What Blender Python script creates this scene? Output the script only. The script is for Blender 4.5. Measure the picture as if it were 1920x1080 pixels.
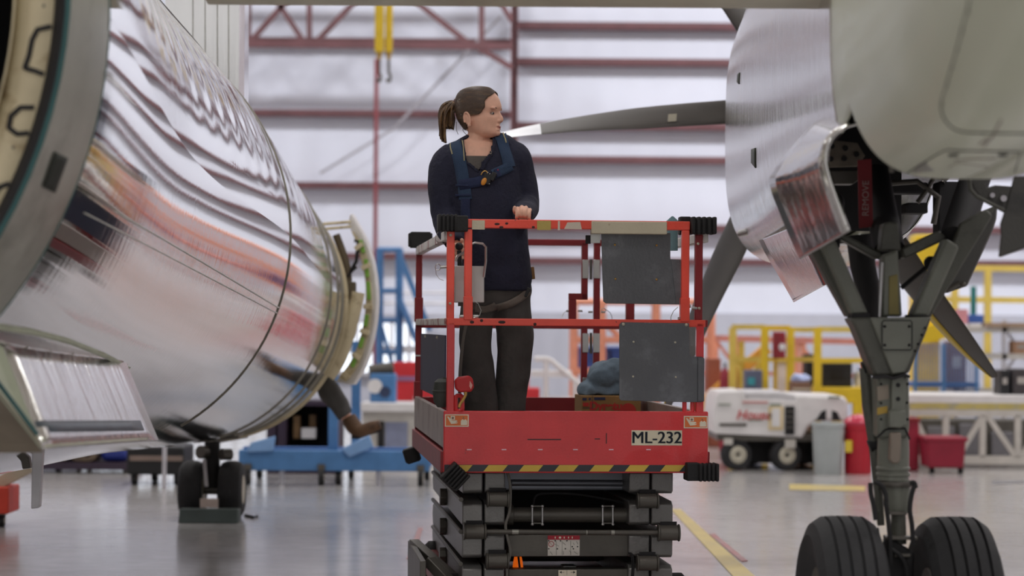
import bpy, bmesh, math, random
from math import sin, cos, pi, radians as R, sqrt, atan2
from mathutils import Vector as V, Matrix, noise
from mathutils.bvhtree import BVHTree
random.seed(7)
for _o in list(bpy.data.objects):
    bpy.data.objects.remove(_o)
S = bpy.context.scene
COL = S.collection
# ---------------------------------------------------------------- camera
F = 4533.0                      # focal length in pixels of a 1920 wide frame (85 mm)
HC = 1.5                        # camera height
ROLL = R(0.4)
_ca, _sa = cos(ROLL), sin(ROLL)
CAM = V((0, 0, HC))
cd = bpy.data.cameras.new('camera'); cam = bpy.data.objects.new('camera', cd); COL.objects.link(cam)
cd.sensor_width = 36.0; cd.lens = 36.0 * F / 1920.0; cd.shift_y = 70 / 1920.0
cd.clip_start = 0.1; cd.clip_end = 300
cam.matrix_world = Matrix(((_ca, -_sa, 0, 0), (0, 0, -1, 0), (_sa, _ca, 0, HC), (0, 0, 0, 1)))
cd.dof.use_dof = True; cd.dof.focus_distance = 11.55; cd.dof.aperture_fstop = 2.0
cd.dof.aperture_blades = 9
S.camera = cam
# ---------------------------------------------------------------- light
S.view_settings.view_transform = 'Standard'; S.view_settings.look = 'None'
S.view_settings.gamma = 1.0; S.view_settings.use_curve_mapping = False
S.view_settings.exposure = -1.05
W = bpy.data.worlds.new('sky'); S.world = W; W.use_nodes = True
_bg = W.node_tree.nodes['Background']
_bg.inputs[0].default_value = (1.0, 0.985, 0.965, 1); _bg.inputs[1].default_value = 1.7

def lin(c):
    c = c / 255.0
    return c / 12.92 if c <= 0.04045 else ((c + 0.055) / 1.055) ** 2.4
def rgb(r, g, b): return (lin(r), lin(g), lin(b), 1.0)

def area(name, loc, sx, sy, power, col=(1, 0.98, 0.965), rot=(0, 0, 0)):
    l = bpy.data.lights.new(name, 'AREA'); l.shape = 'RECTANGLE'; l.size = sx; l.size_y = sy
    l.energy = power; l.color = col
    o = bpy.data.objects.new(name, l); COL.objects.link(o); o.location = loc; o.rotation_euler = rot
    return o
HALL = dict(x0=-15.0, x1=17.0, y0=-9.0, y1=40.0, h=11.0)
LAMPS = []
for _y in (-4, 5, 14, 23, 32):
    for _x in (-9.5, -1.5, 6.5, 13.5):
        LAMPS.append((_x, _y))
        area('high_bay_or_fill_light', (_x, _y, 10.3), 1.3, 0.6, 300 if _y < 20 else 360)
for _x, _w in ((-8, 520), (-2.5, 560), (3, 1000), (8.5, 1300), (14, 900)):      # added unseen fill lamps, put in to brighten the end wall
    LAMPS.append((_x, 31.0))
    area('high_bay_or_fill_light', (_x, 31.0, 10.3), 1.3, 0.6, _w * 0.55, (0.97, 0.975, 1.0), (R(38), 0, 0))

# ---------------------------------------------------------------- pixel <-> place
def ray(px, py):
    xr, yr = (px - 960) / F, (610 - py) / F
    return V((xr * _ca - yr * _sa, 1.0, xr * _sa + yr * _ca))
def P(px, py, D): return CAM + ray(px, py) * D
def proj(p):
    d = p - CAM
    xr = (d.x * _ca + d.z * _sa) / d.y; yr = (-d.x * _sa + d.z * _ca) / d.y
    return 960 + F * xr, 610 - F * yr
def sc(D): return F / D          # pixels per metre at depth D

# ---------------------------------------------------------------- materials
_M = {}
def mat(name, col, rough=0.5, metal=0.0, var=0.12, scale=6.0, bump=0.0, bscale=60.0, coat=0.0, spec=0.5):
    if name in _M: return _M[name]
    m = bpy.data.materials.new(name); m.use_nodes = True; _M[name] = m
    nt = m.node_tree; b = nt.nodes['Principled BSDF']; L = nt.links.new
    b.inputs['Roughness'].default_value = rough; b.inputs['Metallic'].default_value = metal
    b.inputs['Coat Weight'].default_value = coat; b.inputs['Specular IOR Level'].default_value = spec
    tc = nt.nodes.new('ShaderNodeTexCoord')
    n = nt.nodes.new('ShaderNodeTexNoise'); n.inputs['Scale'].default_value = scale; n.inputs['Detail'].default_value = 5
    L(tc.outputs['Object'], n.inputs['Vector'])
    mr = nt.nodes.new('ShaderNodeMapRange'); mr.inputs['From Min'].default_value = 0.3; mr.inputs['From Max'].default_value = 0.7
    mr.inputs['To Min'].default_value = 1 - var; mr.inputs['To Max'].default_value = 1 + var
    L(n.outputs['Fac'], mr.inputs['Value'])
    mx = nt.nodes.new('ShaderNodeVectorMath'); mx.operation = 'SCALE'
    mx.inputs[0].default_value = col[:3]; L(mr.outputs['Result'], mx.inputs['Scale'])
    L(mx.outputs['Vector'], b.inputs['Base Color'])
    if bump > 0:
        n2 = nt.nodes.new('ShaderNodeTexNoise'); n2.inputs['Scale'].default_value = bscale; n2.inputs['Detail'].default_value = 3
        L(tc.outputs['Object'], n2.inputs['Vector'])
        bp = nt.nodes.new('ShaderNodeBump'); bp.inputs['Strength'].default_value = bump; bp.inputs['Distance'].default_value = 0.01
        L(n2.outputs['Fac'], bp.inputs['Height']); L(bp.outputs['Normal'], b.inputs['Normal'])
    return m
def worn(name, col, col2, rough=0.4, scale=9.0, lo=0.62, hi=0.66, metal=0.0, coat=0.0, streak=(1, 1, 1), bump=.15):
    """paint with chipped / stained patches of a second colour"""
    if name in _M: return _M[name]
    m = mat(name, col, rough, metal, 0.1, 5.0, bump, 90, coat)
    nt = m.node_tree; L = nt.links.new; b = nt.nodes['Principled BSDF']
    src = b.inputs['Base Color'].links[0].from_socket
    tc = nt.nodes.new('ShaderNodeTexCoord'); mp = nt.nodes.new('ShaderNodeMapping'); mp.inputs['Scale'].default_value = streak
    n = nt.nodes.new('ShaderNodeTexNoise'); n.inputs['Scale'].default_value = scale; n.inputs['Detail'].default_value = 8; n.inputs['Roughness'].default_value = 0.65
    L(tc.outputs['Object'], mp.inputs['Vector']); L(mp.outputs['Vector'], n.inputs['Vector'])
    cr = nt.nodes.new('ShaderNodeMapRange'); cr.inputs['From Min'].default_value = lo; cr.inputs['From Max'].default_value = hi
    L(n.outputs['Fac'], cr.inputs['Value'])
    mx = nt.nodes.new('ShaderNodeMix'); mx.data_type = 'RGBA'
    L(cr.outputs['Result'], mx.inputs['Factor']); L(src, mx.inputs['A']); mx.inputs['B'].default_value = col2
    L(mx.outputs['Result'], b.inputs['Base Color'])
    return m
def skin_metal(name, col, rough, fx, fy, bump, wave=0.0, wfreq=14.0):
    """polished sheet metal; streaks run around the body (UV: u along the body in m, v around in m)"""
    m = bpy.data.materials.new(name); m.use_nodes = True
    nt = m.node_tree; b = nt.nodes['Principled BSDF']; L = nt.links.new
    b.inputs['Base Color'].default_value = col; b.inputs['Metallic'].default_value = 1.0
    uv = nt.nodes.new('ShaderNodeUVMap'); mp = nt.nodes.new('ShaderNodeMapping'); mp.inputs['Scale'].default_value = (fx, fy, 1)
    L(uv.outputs['UV'], mp.inputs['Vector'])
    n = nt.nodes.new('ShaderNodeTexNoise'); n.inputs['Scale'].default_value = 1.0; n.inputs['Detail'].default_value = 4
    L(mp.outputs['Vector'], n.inputs['Vector'])
    mr = nt.nodes.new('ShaderNodeMapRange'); mr.inputs['To Min'].default_value = rough * 0.7; mr.inputs['To Max'].default_value = rough * 1.35
    L(n.outputs['Fac'], mr.inputs['Value']); L(mr.outputs['Result'], b.inputs['Roughness'])
    h = n.outputs['Fac']
    if wave > 0:
        w = nt.nodes.new('ShaderNodeTexWave'); w.wave_type = 'BANDS'; w.bands_direction = 'X'
        w.inputs['Scale'].default_value = wfreq / 20.0; w.inputs['Distortion'].default_value = 0.35; w.inputs['Detail'].default_value = 1
        L(uv.outputs['UV'], w.inputs['Vector'])
        ad = nt.nodes.new('ShaderNodeMath'); ad.operation = 'MULTIPLY_ADD'; ad.inputs[1].default_value = wave
        sx_ = nt.nodes.new('ShaderNodeSeparateXYZ'); L(uv.outputs['UV'], sx_.inputs['Vector'])     # pillowing between frames on the upper flank only
        mk = nt.nodes.new('ShaderNodeMapRange'); mk.inputs['From Min'].default_value = 0.15; mk.inputs['From Max'].default_value = 0.8; L(sx_.outputs['Y'], mk.inputs['Value'])
        m2 = nt.nodes.new('ShaderNodeMapRange'); m2.inputs['From Min'].default_value = 2.6; m2.inputs['From Max'].default_value = 2.2; L(sx_.outputs['Y'], m2.inputs['Value'])
        pm = nt.nodes.new('ShaderNodeMath'); pm.operation = 'MULTIPLY'; L(mk.outputs['Result'], pm.inputs[0]); L(m2.outputs['Result'], pm.inputs[1])
        wm_ = nt.nodes.new('ShaderNodeMath'); wm_.operation = 'MULTIPLY'; L(w.outputs['Fac'], wm_.inputs[0]); L(pm.outputs['Value'], wm_.inputs[1])
        L(wm_.outputs['Value'], ad.inputs[0]); L(n.outputs['Fac'], ad.inputs[2]); h = ad.outputs['Value']
    bp = nt.nodes.new('ShaderNodeBump'); bp.inputs['Strength'].default_value = 1.0; bp.inputs['Distance'].default_value = bump
    L(h, bp.inputs['Height']); L(bp.outputs['Normal'], b.inputs['Normal'])
    _M[name] = m
    return m
def glow(name, col, strength):
    m = bpy.data.materials.new(name); m.use_nodes = True; b = m.node_tree.nodes['Principled BSDF']
    b.inputs['Base Color'].default_value = col; b.inputs['Emission Color'].default_value = col
    b.inputs['Emission Strength'].default_value = strength; _M[name] = m
    return m

# ---------------------------------------------------------------- mesh builder
ROOTM = {}
def basis(d, up=V((0, 0, 1))):
    d = d.normalized()
    a = up if abs(d.dot(up)) < 0.98 else V((1, 0, 0))
    x = a.cross(d).normalized(); y = d.cross(x)
    return x, y, d
class MB:
    def __init__(s): s.v = []; s.f = []; s.uv = None
    def add(s, vs, fs):
        k = len(s.v); s.v += [V(p) for p in vs]; s.f += [tuple(i + k for i in f) for f in fs]; return s
    def box(s, x0, x1, y0, y1, z0, z1):
        vs = [(x, y, z) for x in (x0, x1) for y in (y0, y1) for z in (z0, z1)]
        return s.add(vs, [(0, 1, 3, 2), (4, 6, 7, 5), (0, 4, 5, 1), (2, 3, 7, 6), (0, 2, 6, 4), (1, 5, 7, 3)])
    def obox(s, c, half, M3):
        vs = [V(c) + M3 @ V((a * half[0], b * half[1], d * half[2])) for a in (-1, 1) for b in (-1, 1) for d in (-1, 1)]
        return s.add(vs, [(0, 1, 3, 2), (4, 6, 7, 5), (0, 4, 5, 1), (2, 3, 7, 6), (0, 2, 6, 4), (1, 5, 7, 3)])
    def beam(s, p, q, w, h=None, up=V((0, 0, 1))):
        p, q = V(p), V(q); h = h or w; x, y, d = basis(q - p, up)
        vs = [o + x * (a * w / 2) + y * (b * h / 2) for o in (p, q) for a, b in ((-1, -1), (1, -1), (1, 1), (-1, 1))]
        return s.add(vs, [(3, 2, 1, 0), (4, 5, 6, 7), (0, 1, 5, 4), (1, 2, 6, 5), (2, 3, 7, 6), (3, 0, 4, 7)])
    def cyl(s, p, q, r, r2=None, n=16):
        p, q = V(p), V(q); r2 = r if r2 is None else r2; x, y, d = basis(q - p)
        vs = [o + (x * cos(2 * pi * i / n) + y * sin(2 * pi * i / n)) * rr for o, rr in ((p, r), (q, r2)) for i in range(n)]
        fs = [(i, (i + 1) % n, n + (i + 1) % n, n + i) for i in range(n)] + [tuple(range(n - 1, -1, -1)), tuple(range(n, 2 * n))]
        return s.add(vs, fs)
    def tube(s, pts, r, n=8):
        pts = [V(p) for p in pts]; rings = []
        for i, p in enumerate(pts):
            d = pts[min(i + 1, len(pts) - 1)] - pts[max(i - 1, 0)]
            x, y, _ = basis(d); rr = r[i] if isinstance(r, (list, tuple)) else r
            if rings:       # keep the frame from flipping
                px = lastx; x = (px - d.normalized() * px.dot(d.normalized())).normalized(); y = d.normalized().cross(x)
            lastx = x
            rings.append([p + (x * cos(2 * pi * k / n) + y * sin(2 * pi * k / n)) * rr for k in range(n)])
        return s.loft(rings)
    def loft(s, rings, caps=True, closed=True):
        n = len(rings[0]); vs = [p for r in rings for p in r]; fs = []
        for i in range(len(rings) - 1):
            for k in range(n if closed else n - 1):
                k2 = (k + 1) % n
                fs.append((i * n + k, i * n + k2, (i + 1) * n + k2, (i + 1) * n + k))
        if caps and closed: fs += [tuple(range(n - 1, -1, -1)), tuple(range((len(rings) - 1) * n, len(rings) * n))]
        return s.add(vs, fs)
    def prism(s, poly, vec):
        n = len(poly); vec = V(vec); vs = [V(p) for p in poly] + [V(p) + vec for p in poly]
        return s.add(vs, [tuple(range(n - 1, -1, -1)), tuple(range(n, 2 * n))] + [(i, (i + 1) % n, n + (i + 1) % n, n + i) for i in range(n)])
    def lathe(s, prof, c, axis=(0, 0, 1), n=32, caps=True):
        x, y, d = basis(V(axis)); c = V(c)
        return s.loft([[c + d * z + (x * cos(2 * pi * k / n) + y * sin(2 * pi * k / n)) * max(r, 1e-4) for k in range(n)] for r, z in prof], caps)
    def ball(s, c, rad, n=16, m=10, M3=None):
        c = V(c); rad = rad if isinstance(rad, (tuple, list)) else (rad,) * 3; rings = []
        for i in range(1, m):
            t = pi * i / m; ring = []
            for k in range(n):
                q = V((rad[0] * sin(t) * cos(2 * pi * k / n), rad[1] * sin(t) * sin(2 * pi * k / n), -rad[2] * cos(t)))
                ring.append(c + (M3 @ q if M3 else q))
            rings.append(ring)
        return s.loft(rings)
    def bvh(s): return BVHTree.FromPolygons([tuple(p) for p in s.v], s.f)
    def build(s, name, m, parent=None, bevel=0.0, smooth=35, local=False, solid=0.0, seg=2, recalc=True):
        me = bpy.data.meshes.new(name)
        vs = s.v
        if parent is not None and not local:
            inv = ROOTM[parent.name].inverted(); vs = [inv @ p for p in s.v]
        me.from_pydata([tuple(p) for p in vs], [], s.f)
        if s.uv is not None:
            ul = me.uv_layers.new(name='UVMap')
            for l in me.loops: ul.data[l.index].uv = s.uv[l.vertex_index]
        if recalc:
            bm = bmesh.new(); bm.from_mesh(me); bmesh.ops.recalc_face_normals(bm, faces=bm.faces); bm.to_mesh(me); bm.free()
        me.materials.append(m)
        if smooth:
            me.polygons.foreach_set('use_smooth', [True] * len(me.polygons)); me.set_sharp_from_angle(angle=R(smooth))
        o = bpy.data.objects.new(name, me); COL.objects.link(o)
        if parent is not None:
            o.parent = parent; ROOTM[o.name] = ROOTM[parent.name]
        else: ROOTM[o.name] = Matrix.Identity(4)
        if solid:
            md = o.modifiers.new('solid', 'SOLIDIFY'); md.thickness = solid; md.offset = 0
        if bevel:
            md = o.modifiers.new('bevel', 'BEVEL'); md.width = bevel; md.segments = seg; md.limit_method = 'ANGLE'; md.angle_limit = R(40)
        return o
def tag(o, label=None, cat=None, group=None, kind=None):
    if label: o['label'] = label
    if cat: o['category'] = cat
    if group: o['group'] = group
    if kind: o['kind'] = kind
    return o
def empty(name, loc, label, cat, group=None, rz=0.0):
    o = bpy.data.objects.new(name, None); COL.objects.link(o); o.location = loc; o.rotation_euler = (0, 0, rz)
    o.empty_display_size = 0.1
    ROOTM[o.name] = Matrix.Translation(V(loc)) @ Matrix.Rotation(rz, 4, 'Z')
    return tag(o, label, cat, group)
def copy_tree(o, parent=None):
    c = o.copy(); COL.objects.link(c)
    if parent is not None: c.parent = parent
    for ch in list(o.children): copy_tree(ch, c)
    return c
def struct(mb, name, m, label=None, **k):
    o = mb.build(name, m, **k); o['kind'] = 'structure'
    if label: o['label'] = label
    return o
def text(body, size, origin, xdir, ydir, m, parent, name='lettering', ext=0.0006, off=0.0, align='CENTER', local=False, shear=0.0, bold=0.0):
    cu = bpy.data.curves.new('t', 'FONT'); cu.body = body; cu.size = size; cu.extrude = ext; cu.offset = off; cu.shear = shear
    cu.align_x = align; cu.align_y = 'CENTER'
    t = bpy.data.objects.new('t', cu); COL.objects.link(t)
    me = bpy.data.meshes.new_from_object(t.evaluated_get(bpy.context.evaluated_depsgraph_get()))
    x = V(xdir).normalized(); y = V(ydir).normalized(); z = x.cross(y)
    mw = Matrix((x, y, z)).transposed().to_4x4(); mw.translation = V(origin)
    mb = MB()
    for dx in ((-bold, 0, bold) if bold else (0,)): mb.add([mw @ (v.co + V((dx, 0, 0))) for v in me.vertices], [tuple(p.vertices) for p in me.polygons])
    bpy.data.objects.remove(t); bpy.data.meshes.remove(me)
    return mb.build(name, m, parent, smooth=0, local=local, recalc=False)
def patch(bvh, quad, nu, nv, off):
    """sheet lying on a surface; quad = four pixel corners in order round the patch"""
    mb = MB(); a, b, c, d = [V((q[0], q[1])) for q in quad]; idx = {}
    for i in range(nu + 1):
        for j in range(nv + 1):
            s, t = i / nu, j / nv
            p = (a * (1 - s) + b * s) * (1 - t) + (d * (1 - s) + c * s) * t
            h = bvh.ray_cast(CAM, ray(p.x, p.y).normalized())
            if h[0] is None: continue
            nrm = h[1] if h[1].dot(ray(p.x, p.y)) < 0 else -h[1]
            idx[i, j] = len(mb.v); mb.v.append(h[0] + nrm * off)
    for i in range(nu):
        for j in range(nv):
            q = [(i, j), (i + 1, j), (i + 1, j + 1), (i, j + 1)]
            if all(k in idx for k in q): mb.f.append(tuple(idx[k] for k in q))
    return mb
def strip(bvh, pts, wpx, off, n=6, wn=2):
    """ribbon along a pixel polyline lying on a surface"""
    out = MB(); path = []
    for i in range(len(pts) - 1):
        for k in range(n): path.append(V(pts[i]) * (1 - k / n) + V(pts[i + 1]) * (k / n))
    path.append(V(pts[-1])); rows = []
    for i, p in enumerate(path):
        d = (path[min(i + 1, len(path) - 1)] - path[max(i - 1, 0)]).normalized(); nn = V((-d.y, d.x)); row = []
        for k in range(wn + 1):
            q = p + nn * ((k / wn - 0.5) * wpx); h = bvh.ray_cast(CAM, ray(q.x, q.y).normalized())
            if h[0] is None: row = None; break
            nrm = h[1] if h[1].dot(ray(q.x, q.y)) < 0 else -h[1]
            row.append(h[0] + nrm * off)
        rows.append(row)
    prev = None
    for row in rows:
        if row is None: prev = None; continue
        k = len(out.v); out.v += row
        if prev is not None:
            for j in range(wn): out.f.append((prev + j, prev + j + 1, k + j + 1, k + j))
        prev = k
    return out
def remeshed(mb, voxel, smooth_it=4):
    me = bpy.data.meshes.new('tmp'); me.from_pydata([tuple(p) for p in mb.v], [], mb.f)
    bm = bmesh.new(); bm.from_mesh(me); bmesh.ops.recalc_face_normals(bm, faces=bm.faces); bm.to_mesh(me); bm.free()
    o = bpy.data.objects.new('tmp', me); COL.objects.link(o)
    md = o.modifiers.new('r', 'REMESH'); md.mode = 'VOXEL'; md.voxel_size = voxel
    ms = o.modifiers.new('s', 'SMOOTH'); ms.factor = 0.5; ms.iterations = smooth_it
    dg = bpy.context.evaluated_depsgraph_get(); ev = o.evaluated_get(dg); m2 = ev.to_mesh()
    out = MB(); out.v = [v.co.copy() for v in m2.vertices]; out.f = [tuple(p.vertices) for p in m2.polygons]
    ev.to_mesh_clear(); bpy.data.objects.remove(o); bpy.data.meshes.remove(me)
    return out
def spline(pts, n):
    """Catmull-Rom through points (any dimension as tuples)"""
    out = []; k = len(pts)
    for i in range(k - 1):
        p0, p1, p2, p3 = pts[max(i - 1, 0)], pts[i], pts[i + 1], pts[min(i + 2, k - 1)]
        for j in range(n):
            t = j / n
            out.append(tuple(0.5 * (2 * b + (c - a) * t + (2 * a - 5 * b + 4 * c - d) * t * t + (3 * b - a - 3 * c + d) * t ** 3) for a, b, c, d in zip(p0, p1, p2, p3)))
    out.append(tuple(pts[-1])); return out

def each(name, mbs, m, par, **k):
    """one object for every piece"""
    return [x.build(name, m, par, **k) for x in mbs]
# ================================================================ the setting
def fl(px, py, z=0.0):
    d = ray(px, py); t = (z - HC) / d.z; return CAM + d * t
m_floor = worn('epoxy_floor', rgb(186, 183, 182), rgb(164, 160, 157), 0.2, 0.7, 0.45, 0.75, bump=.03)
_b = m_floor.node_tree.nodes['Principled BSDF']; _b.inputs['Coat Weight'].default_value = 0.25; _b.inputs['Coat Roughness'].default_value = 0.12
def panel_mat(name, col, freq, axis):
    m = mat(name, col, 0.45, 0, 0.05, 0.6); nt = m.node_tree; L = nt.links.new
    tc = nt.nodes.new('ShaderNodeTexCoord'); w = nt.nodes.new('ShaderNodeTexWave'); w.bands_direction = axis
    w.inputs['Scale'].default_value = freq; bp = nt.nodes.new('ShaderNodeBump'); bp.inputs['Strength'].default_value = 0.35; bp.inputs['Distance'].default_value = 0.03
    L(tc.outputs['Object'], w.inputs['Vector']); L(w.outputs['Fac'], bp.inputs['Height']); L(bp.outputs['Normal'], nt.nodes['Principled BSDF'].inputs['Normal'])
    return m
m_wx = panel_mat('wall_panel', rgb(226, 230, 244), 0.55, 'X'); m_wy = panel_mat('side_wall_panel', rgb(226, 222, 228), 0.55, 'Y')
m_girt = mat('red_oxide_steel', rgb(104, 66, 70), 0.6, 0, 0.15, 3)
m_pipe = mat('red_pipe_paint', rgb(132, 62, 68), 0.5)
m_ceil = mat('ceiling_liner', rgb(226, 222, 216), 0.7, 0, 0.05, 1)
H = HALL
struct(MB().box(H['x0'] - .3, H['x1'] + .3, H['y0'] - 25, H['y1'] + .3, -.2, 0), 'floor', m_floor, smooth=0)
struct(MB().box(H['x0'] - .3, H['x1'] + .3, H['y1'], H['y1'] + .25, 0, H['h']), 'wall_back', m_wx, smooth=0)
struct(MB().box(H['x0'] - .25, H['x0'], H['y0'], H['y1'], 0, H['h']), 'wall_left', m_wy, smooth=0)
struct(MB().box(H['x1'], H['x1'] + .25, H['y0'], H['y1'], 0, H['h']), 'wall_right', m_wy, smooth=0)
fw = MB().box(H['x0'], -11, H['y0'] - .25, H['y0'], 0, H['h']).box(11, H['x1'], H['y0'] - .25, H['y0'], 0, H['h']).box(-11, 11, H['y0'] - .25, H['y0'], 8, H['h'])
struct(fw, 'wall_front', m_wx, smooth=0)
struct(MB().box(H['x0'] - .3, H['x1'] + .3, H['y0'] - .3, H['y1'] + .3, H['h'], H['h'] + .2), 'ceiling', m_ceil, smooth=0)
# girts on the end wall: two bays either side of the column
_n = [0]
def trim(mb, m=None, label=None):
    _n[0] += 1
    return struct(mb, 'trim_%d' % _n[0], m or m_girt, label, smooth=0)
YW = 39.78
cx0, cx1 = P(956, 300, 39.4).x, P(970, 300, 39.4).x
for py in (480, 348, 213, 78, -57, -192, -327):
    z = P(706, py, YW).z
    trim(MB().box(H['x0'], cx0, YW - .1, H['y1'], z - .05, z + .05))
for py in (490, 427, 300, 237, 117, 49, -71, -139, -260, -328):
    z = P(1170, py, YW).z
    trim(MB().box(cx1, H['x1'], YW - .1, H['y1'], z - .055, z + .055))
for z in [1.6 + 1.35 * i for i in range(7)]:
    trim(MB().box(H['x0'], H['x0'] + .2, H['y0'], H['y1'] - .3, z - .06, z + .06))
    trim(MB().box(H['x1'] - .2, H['x1'], H['y0'], H['y1'] - .3, z - .06, z + .06))
col = MB().box(cx0, cx1, 39.1, 39.12, 0, H['h']).box(cx0, cx1, 39.5, 39.52, 0, H['h']).box((cx0 + cx1) / 2 - .008, (cx0 + cx1) / 2 + .03, 39.1, 39.5, 0, H['h'])
struct(col, 'steel_column', m_girt, smooth=0)
for i, y in enumerate((-2, 6.5, 15, 23.5, 32)):      # side wall columns
    for x in (H['x0'] + .25, H['x1'] - .25):
        trim(MB().box(x - .15, x + .15, y - .2, y + .2, 0, H['h']))
_z = P(1480, 588, 39.9).z
trim(MB().box(cx1, H['x1'], H['y1'] - .03, H['y1'], 0, _z), panel_mat('wainscot_grey', rgb(186, 188, 200), .9, 'X'))
trim(MB().box(H['x0'], cx0, H['y1'] - .03, H['y1'], 0, P(700, 603, 39.9).z - .15), panel_mat('wainscot_grey', rgb(186, 188, 200), .9, 'X'))
# roof truss in front of the end wall
YT = 38.6
tr = MB()
def tm(x0, y0, x1, y1, w=.085): tr.beam(P(x0, y0, YT), P(x1, y1, YT), w, w, V((0, 1, 0)))
tm(330, 80.5, 960, 87, .11); tm(498, -30, 572, 82); tm(573, -38, 468, 80); tm(580, -60, 580, 84, .08)
tm(716, -50, 590, 82); tm(715, -48, 885, 86); tm(903, -60, 903, 100, .09); tm(885, 82, 962, 128); tm(466, -50, 466, 82, .08)
tm(330, -60, 960, -54, .11); tm(330, 80, 440, -55); tm(903, -55, 960, 40)
struct(tr, 'roof_truss', m_girt, smooth=0)
rods = MB().cyl(P(940, 30, 39.3), P(740, 240, 39.3), .022, n=8).cyl(P(740, 240, 39.3), P(600, 325, 39.3), .022, n=8)
struct(rods, 'brace_rod', mat('galvanised', rgb(170, 168, 176), .5, .3), smooth=40)
sp = MB().cyl(P(706, 110, 38.3), V((P(706, 110, 38.3).x, 38.3, 0)), .034, n=10)
tag(sp.build('standpipe', m_pipe), 'slim red vertical pipe standing against the white hangar wall', 'pipe')
# windows low in the end wall
m_glow = glow('daylight_pane', (0.86, 0.93, 1, 1), 2.6); m_alu = mat('pale_aluminium', rgb(205, 203, 208), .4, .3)
for k, (y0, y1) in enumerate(((607, 643), (663, 693))):
    a, b = P(150, y1, 39.9), P(800, y0, 39.9)
    fr = MB().box(a.x - .06, b.x + .06, 39.8, 39.98, a.z - .06, a.z).box(a.x - .06, b.x + .06, 39.8, 39.98, b.z, b.z + .06)
    n = 20
    for i in range(n + 1):
        x = a.x + (b.x - a.x) * i / n; fr.box(x - .03, x + .03, 39.8, 39.98, a.z, b.z)
    w = struct(fr, 'window_%d' % (k + 1), m_alu, smooth=0)
    pn = MB().box(a.x, b.x, 39.93, 39.97, a.z, b.z).build('window_pane', m_glow, w, smooth=0)
# paint on the floor
m_yl = worn('floor_yellow', rgb(214, 192, 110), rgb(188, 172, 130), .35, 2.5, .5, .75)
m_rl = worn('floor_red', rgb(178, 116, 112), rgb(172, 150, 146), .35, 3, .45, .7)
def fline(name, quad, m):
    vs = [fl(*q, z=.002) for q in quad]
    struct(MB().prism(vs, (0, 0, .003)), name, m, smooth=0)
fline('floor_line', [(1258, 955), (1276, 955), (1470, 1130), (1420, 1130)], m_yl)
fline('floor_line', [(1480, 908), (1622, 912), (1622, 921), (1480, 918)], m_yl)
fline('floor_mark', [(784, 990), (793, 990), (776, 1048), (762, 1048)], m_rl)
fline('floor_mark', [(1330, 1002), (1340, 1001), (1402, 1052), (1390, 1053)], m_rl)
fline('floor_mark', [(1860, 902), (1925, 900), (1925, 905), (1862, 907)], mat('grey_seam', rgb(130, 128, 130), .5))

# ================================================================ common finishes
m_red = worn('lift_red', rgb(222, 56, 60), rgb(90, 32, 34), .36, 14, .69, .71, 0, .3)
m_red2 = worn('rail_red', rgb(246, 84, 66), rgb(80, 34, 32), .4, 22, .66, .69, 0, .2)
m_dred = mat('dark_red_and_shaded_red', rgb(140, 34, 40), .45, 0, .15)  # on rear and side rails the dark tone is shade put into the colour
m_black = mat('black_rubber', rgb(30, 29, 30), .7, 0, .2, 20, .2)
m_dark = mat('charcoal_steel', rgb(92, 88, 82), .42, .35, .15, 8, .1)
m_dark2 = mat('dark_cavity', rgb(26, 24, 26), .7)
m_steel = mat('bright_steel', rgb(190, 190, 188), .3, .9)
m_gplate = worn('scuffed_grey_plate', rgb(98, 99, 103), rgb(132, 134, 140), .36, 5, .52, .8, .35)
m_beige = worn('beige_tape', rgb(206, 196, 172), rgb(150, 130, 98), .6, 14, .6, .66)
m_white = mat('white_paint', rgb(232, 229, 228), .4, 0, .06)
m_wsteel = mat('off_white_steel', rgb(205, 200, 192), .5, 0, .1)
m_yel = mat('safety_yellow', rgb(236, 200, 40), .45, 0, .08)
m_blue = mat('stand_blue', rgb(82, 132, 186), .45, 0, .12)
m_orng = mat('orange_paint', rgb(236, 160, 130), .5, 0, .1)
m_dbl = mat('navy_sheet', rgb(34, 40, 74), .6, 0, .1)
m_blk = mat('black_paint', rgb(24, 24, 26), .5)
m_olive = worn('gear_grey_paint', rgb(112, 114, 104), rgb(84, 82, 76), .42, 6, .55, .75)
m_olive2 = worn('gear_dark_grey', rgb(84, 84, 76), rgb(60, 58, 54), .45, 6, .55, .75)
m_tyre = mat('tyre_rubber', rgb(40, 40, 42), .75, 0, .15, 30, .15)
m_hub = mat('wheel_hub', rgb(196, 190, 172), .45, .2)
m_gold = mat('brass', rgb(200, 160, 90), .35, .8)
# ================================================================ the scissor lift
TL = math.atan2(434, F)
O0 = P(832, 770, 11.33)
_lift = empty('scissor_lift', (O0.x, O0.y, 0), 'red scissor lift with black bumpers and a striped lower edge, plate reading ML-232', 'scissor lift', rz=TL)
LM = ROOTM['scissor_lift']; LI = LM.inverted()
LCAM = LI @ CAM
def L2(px, py, v=0.0):
    d = LI.to_3x3() @ ray(px, py); t = (v - LCAM.y) / d.y; p = LCAM + d * t; return p.x, p.z
def L3(px, py, v=0.0):
    x, z = L2(px, py, v); return V((x, v, z))
def lb(mb, x0, y0, x1, y1, v0, v1):
    """box whose front face covers a pixel rectangle on the plane v0"""
    a = L2(x0, y1, v0); b = L2(x1, y0, v0); mb.box(a[0], b[0], v0, v1, a[1], b[1]); return mb
def lp(name, mb, m, parent=None, bevel=.003, smooth=35, **k): return mb.build(name, m, parent or _lift, bevel=bevel, smooth=smooth, local=True, **k)
LW = L2(1328, 800)[0]; LL = 2.5
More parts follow.
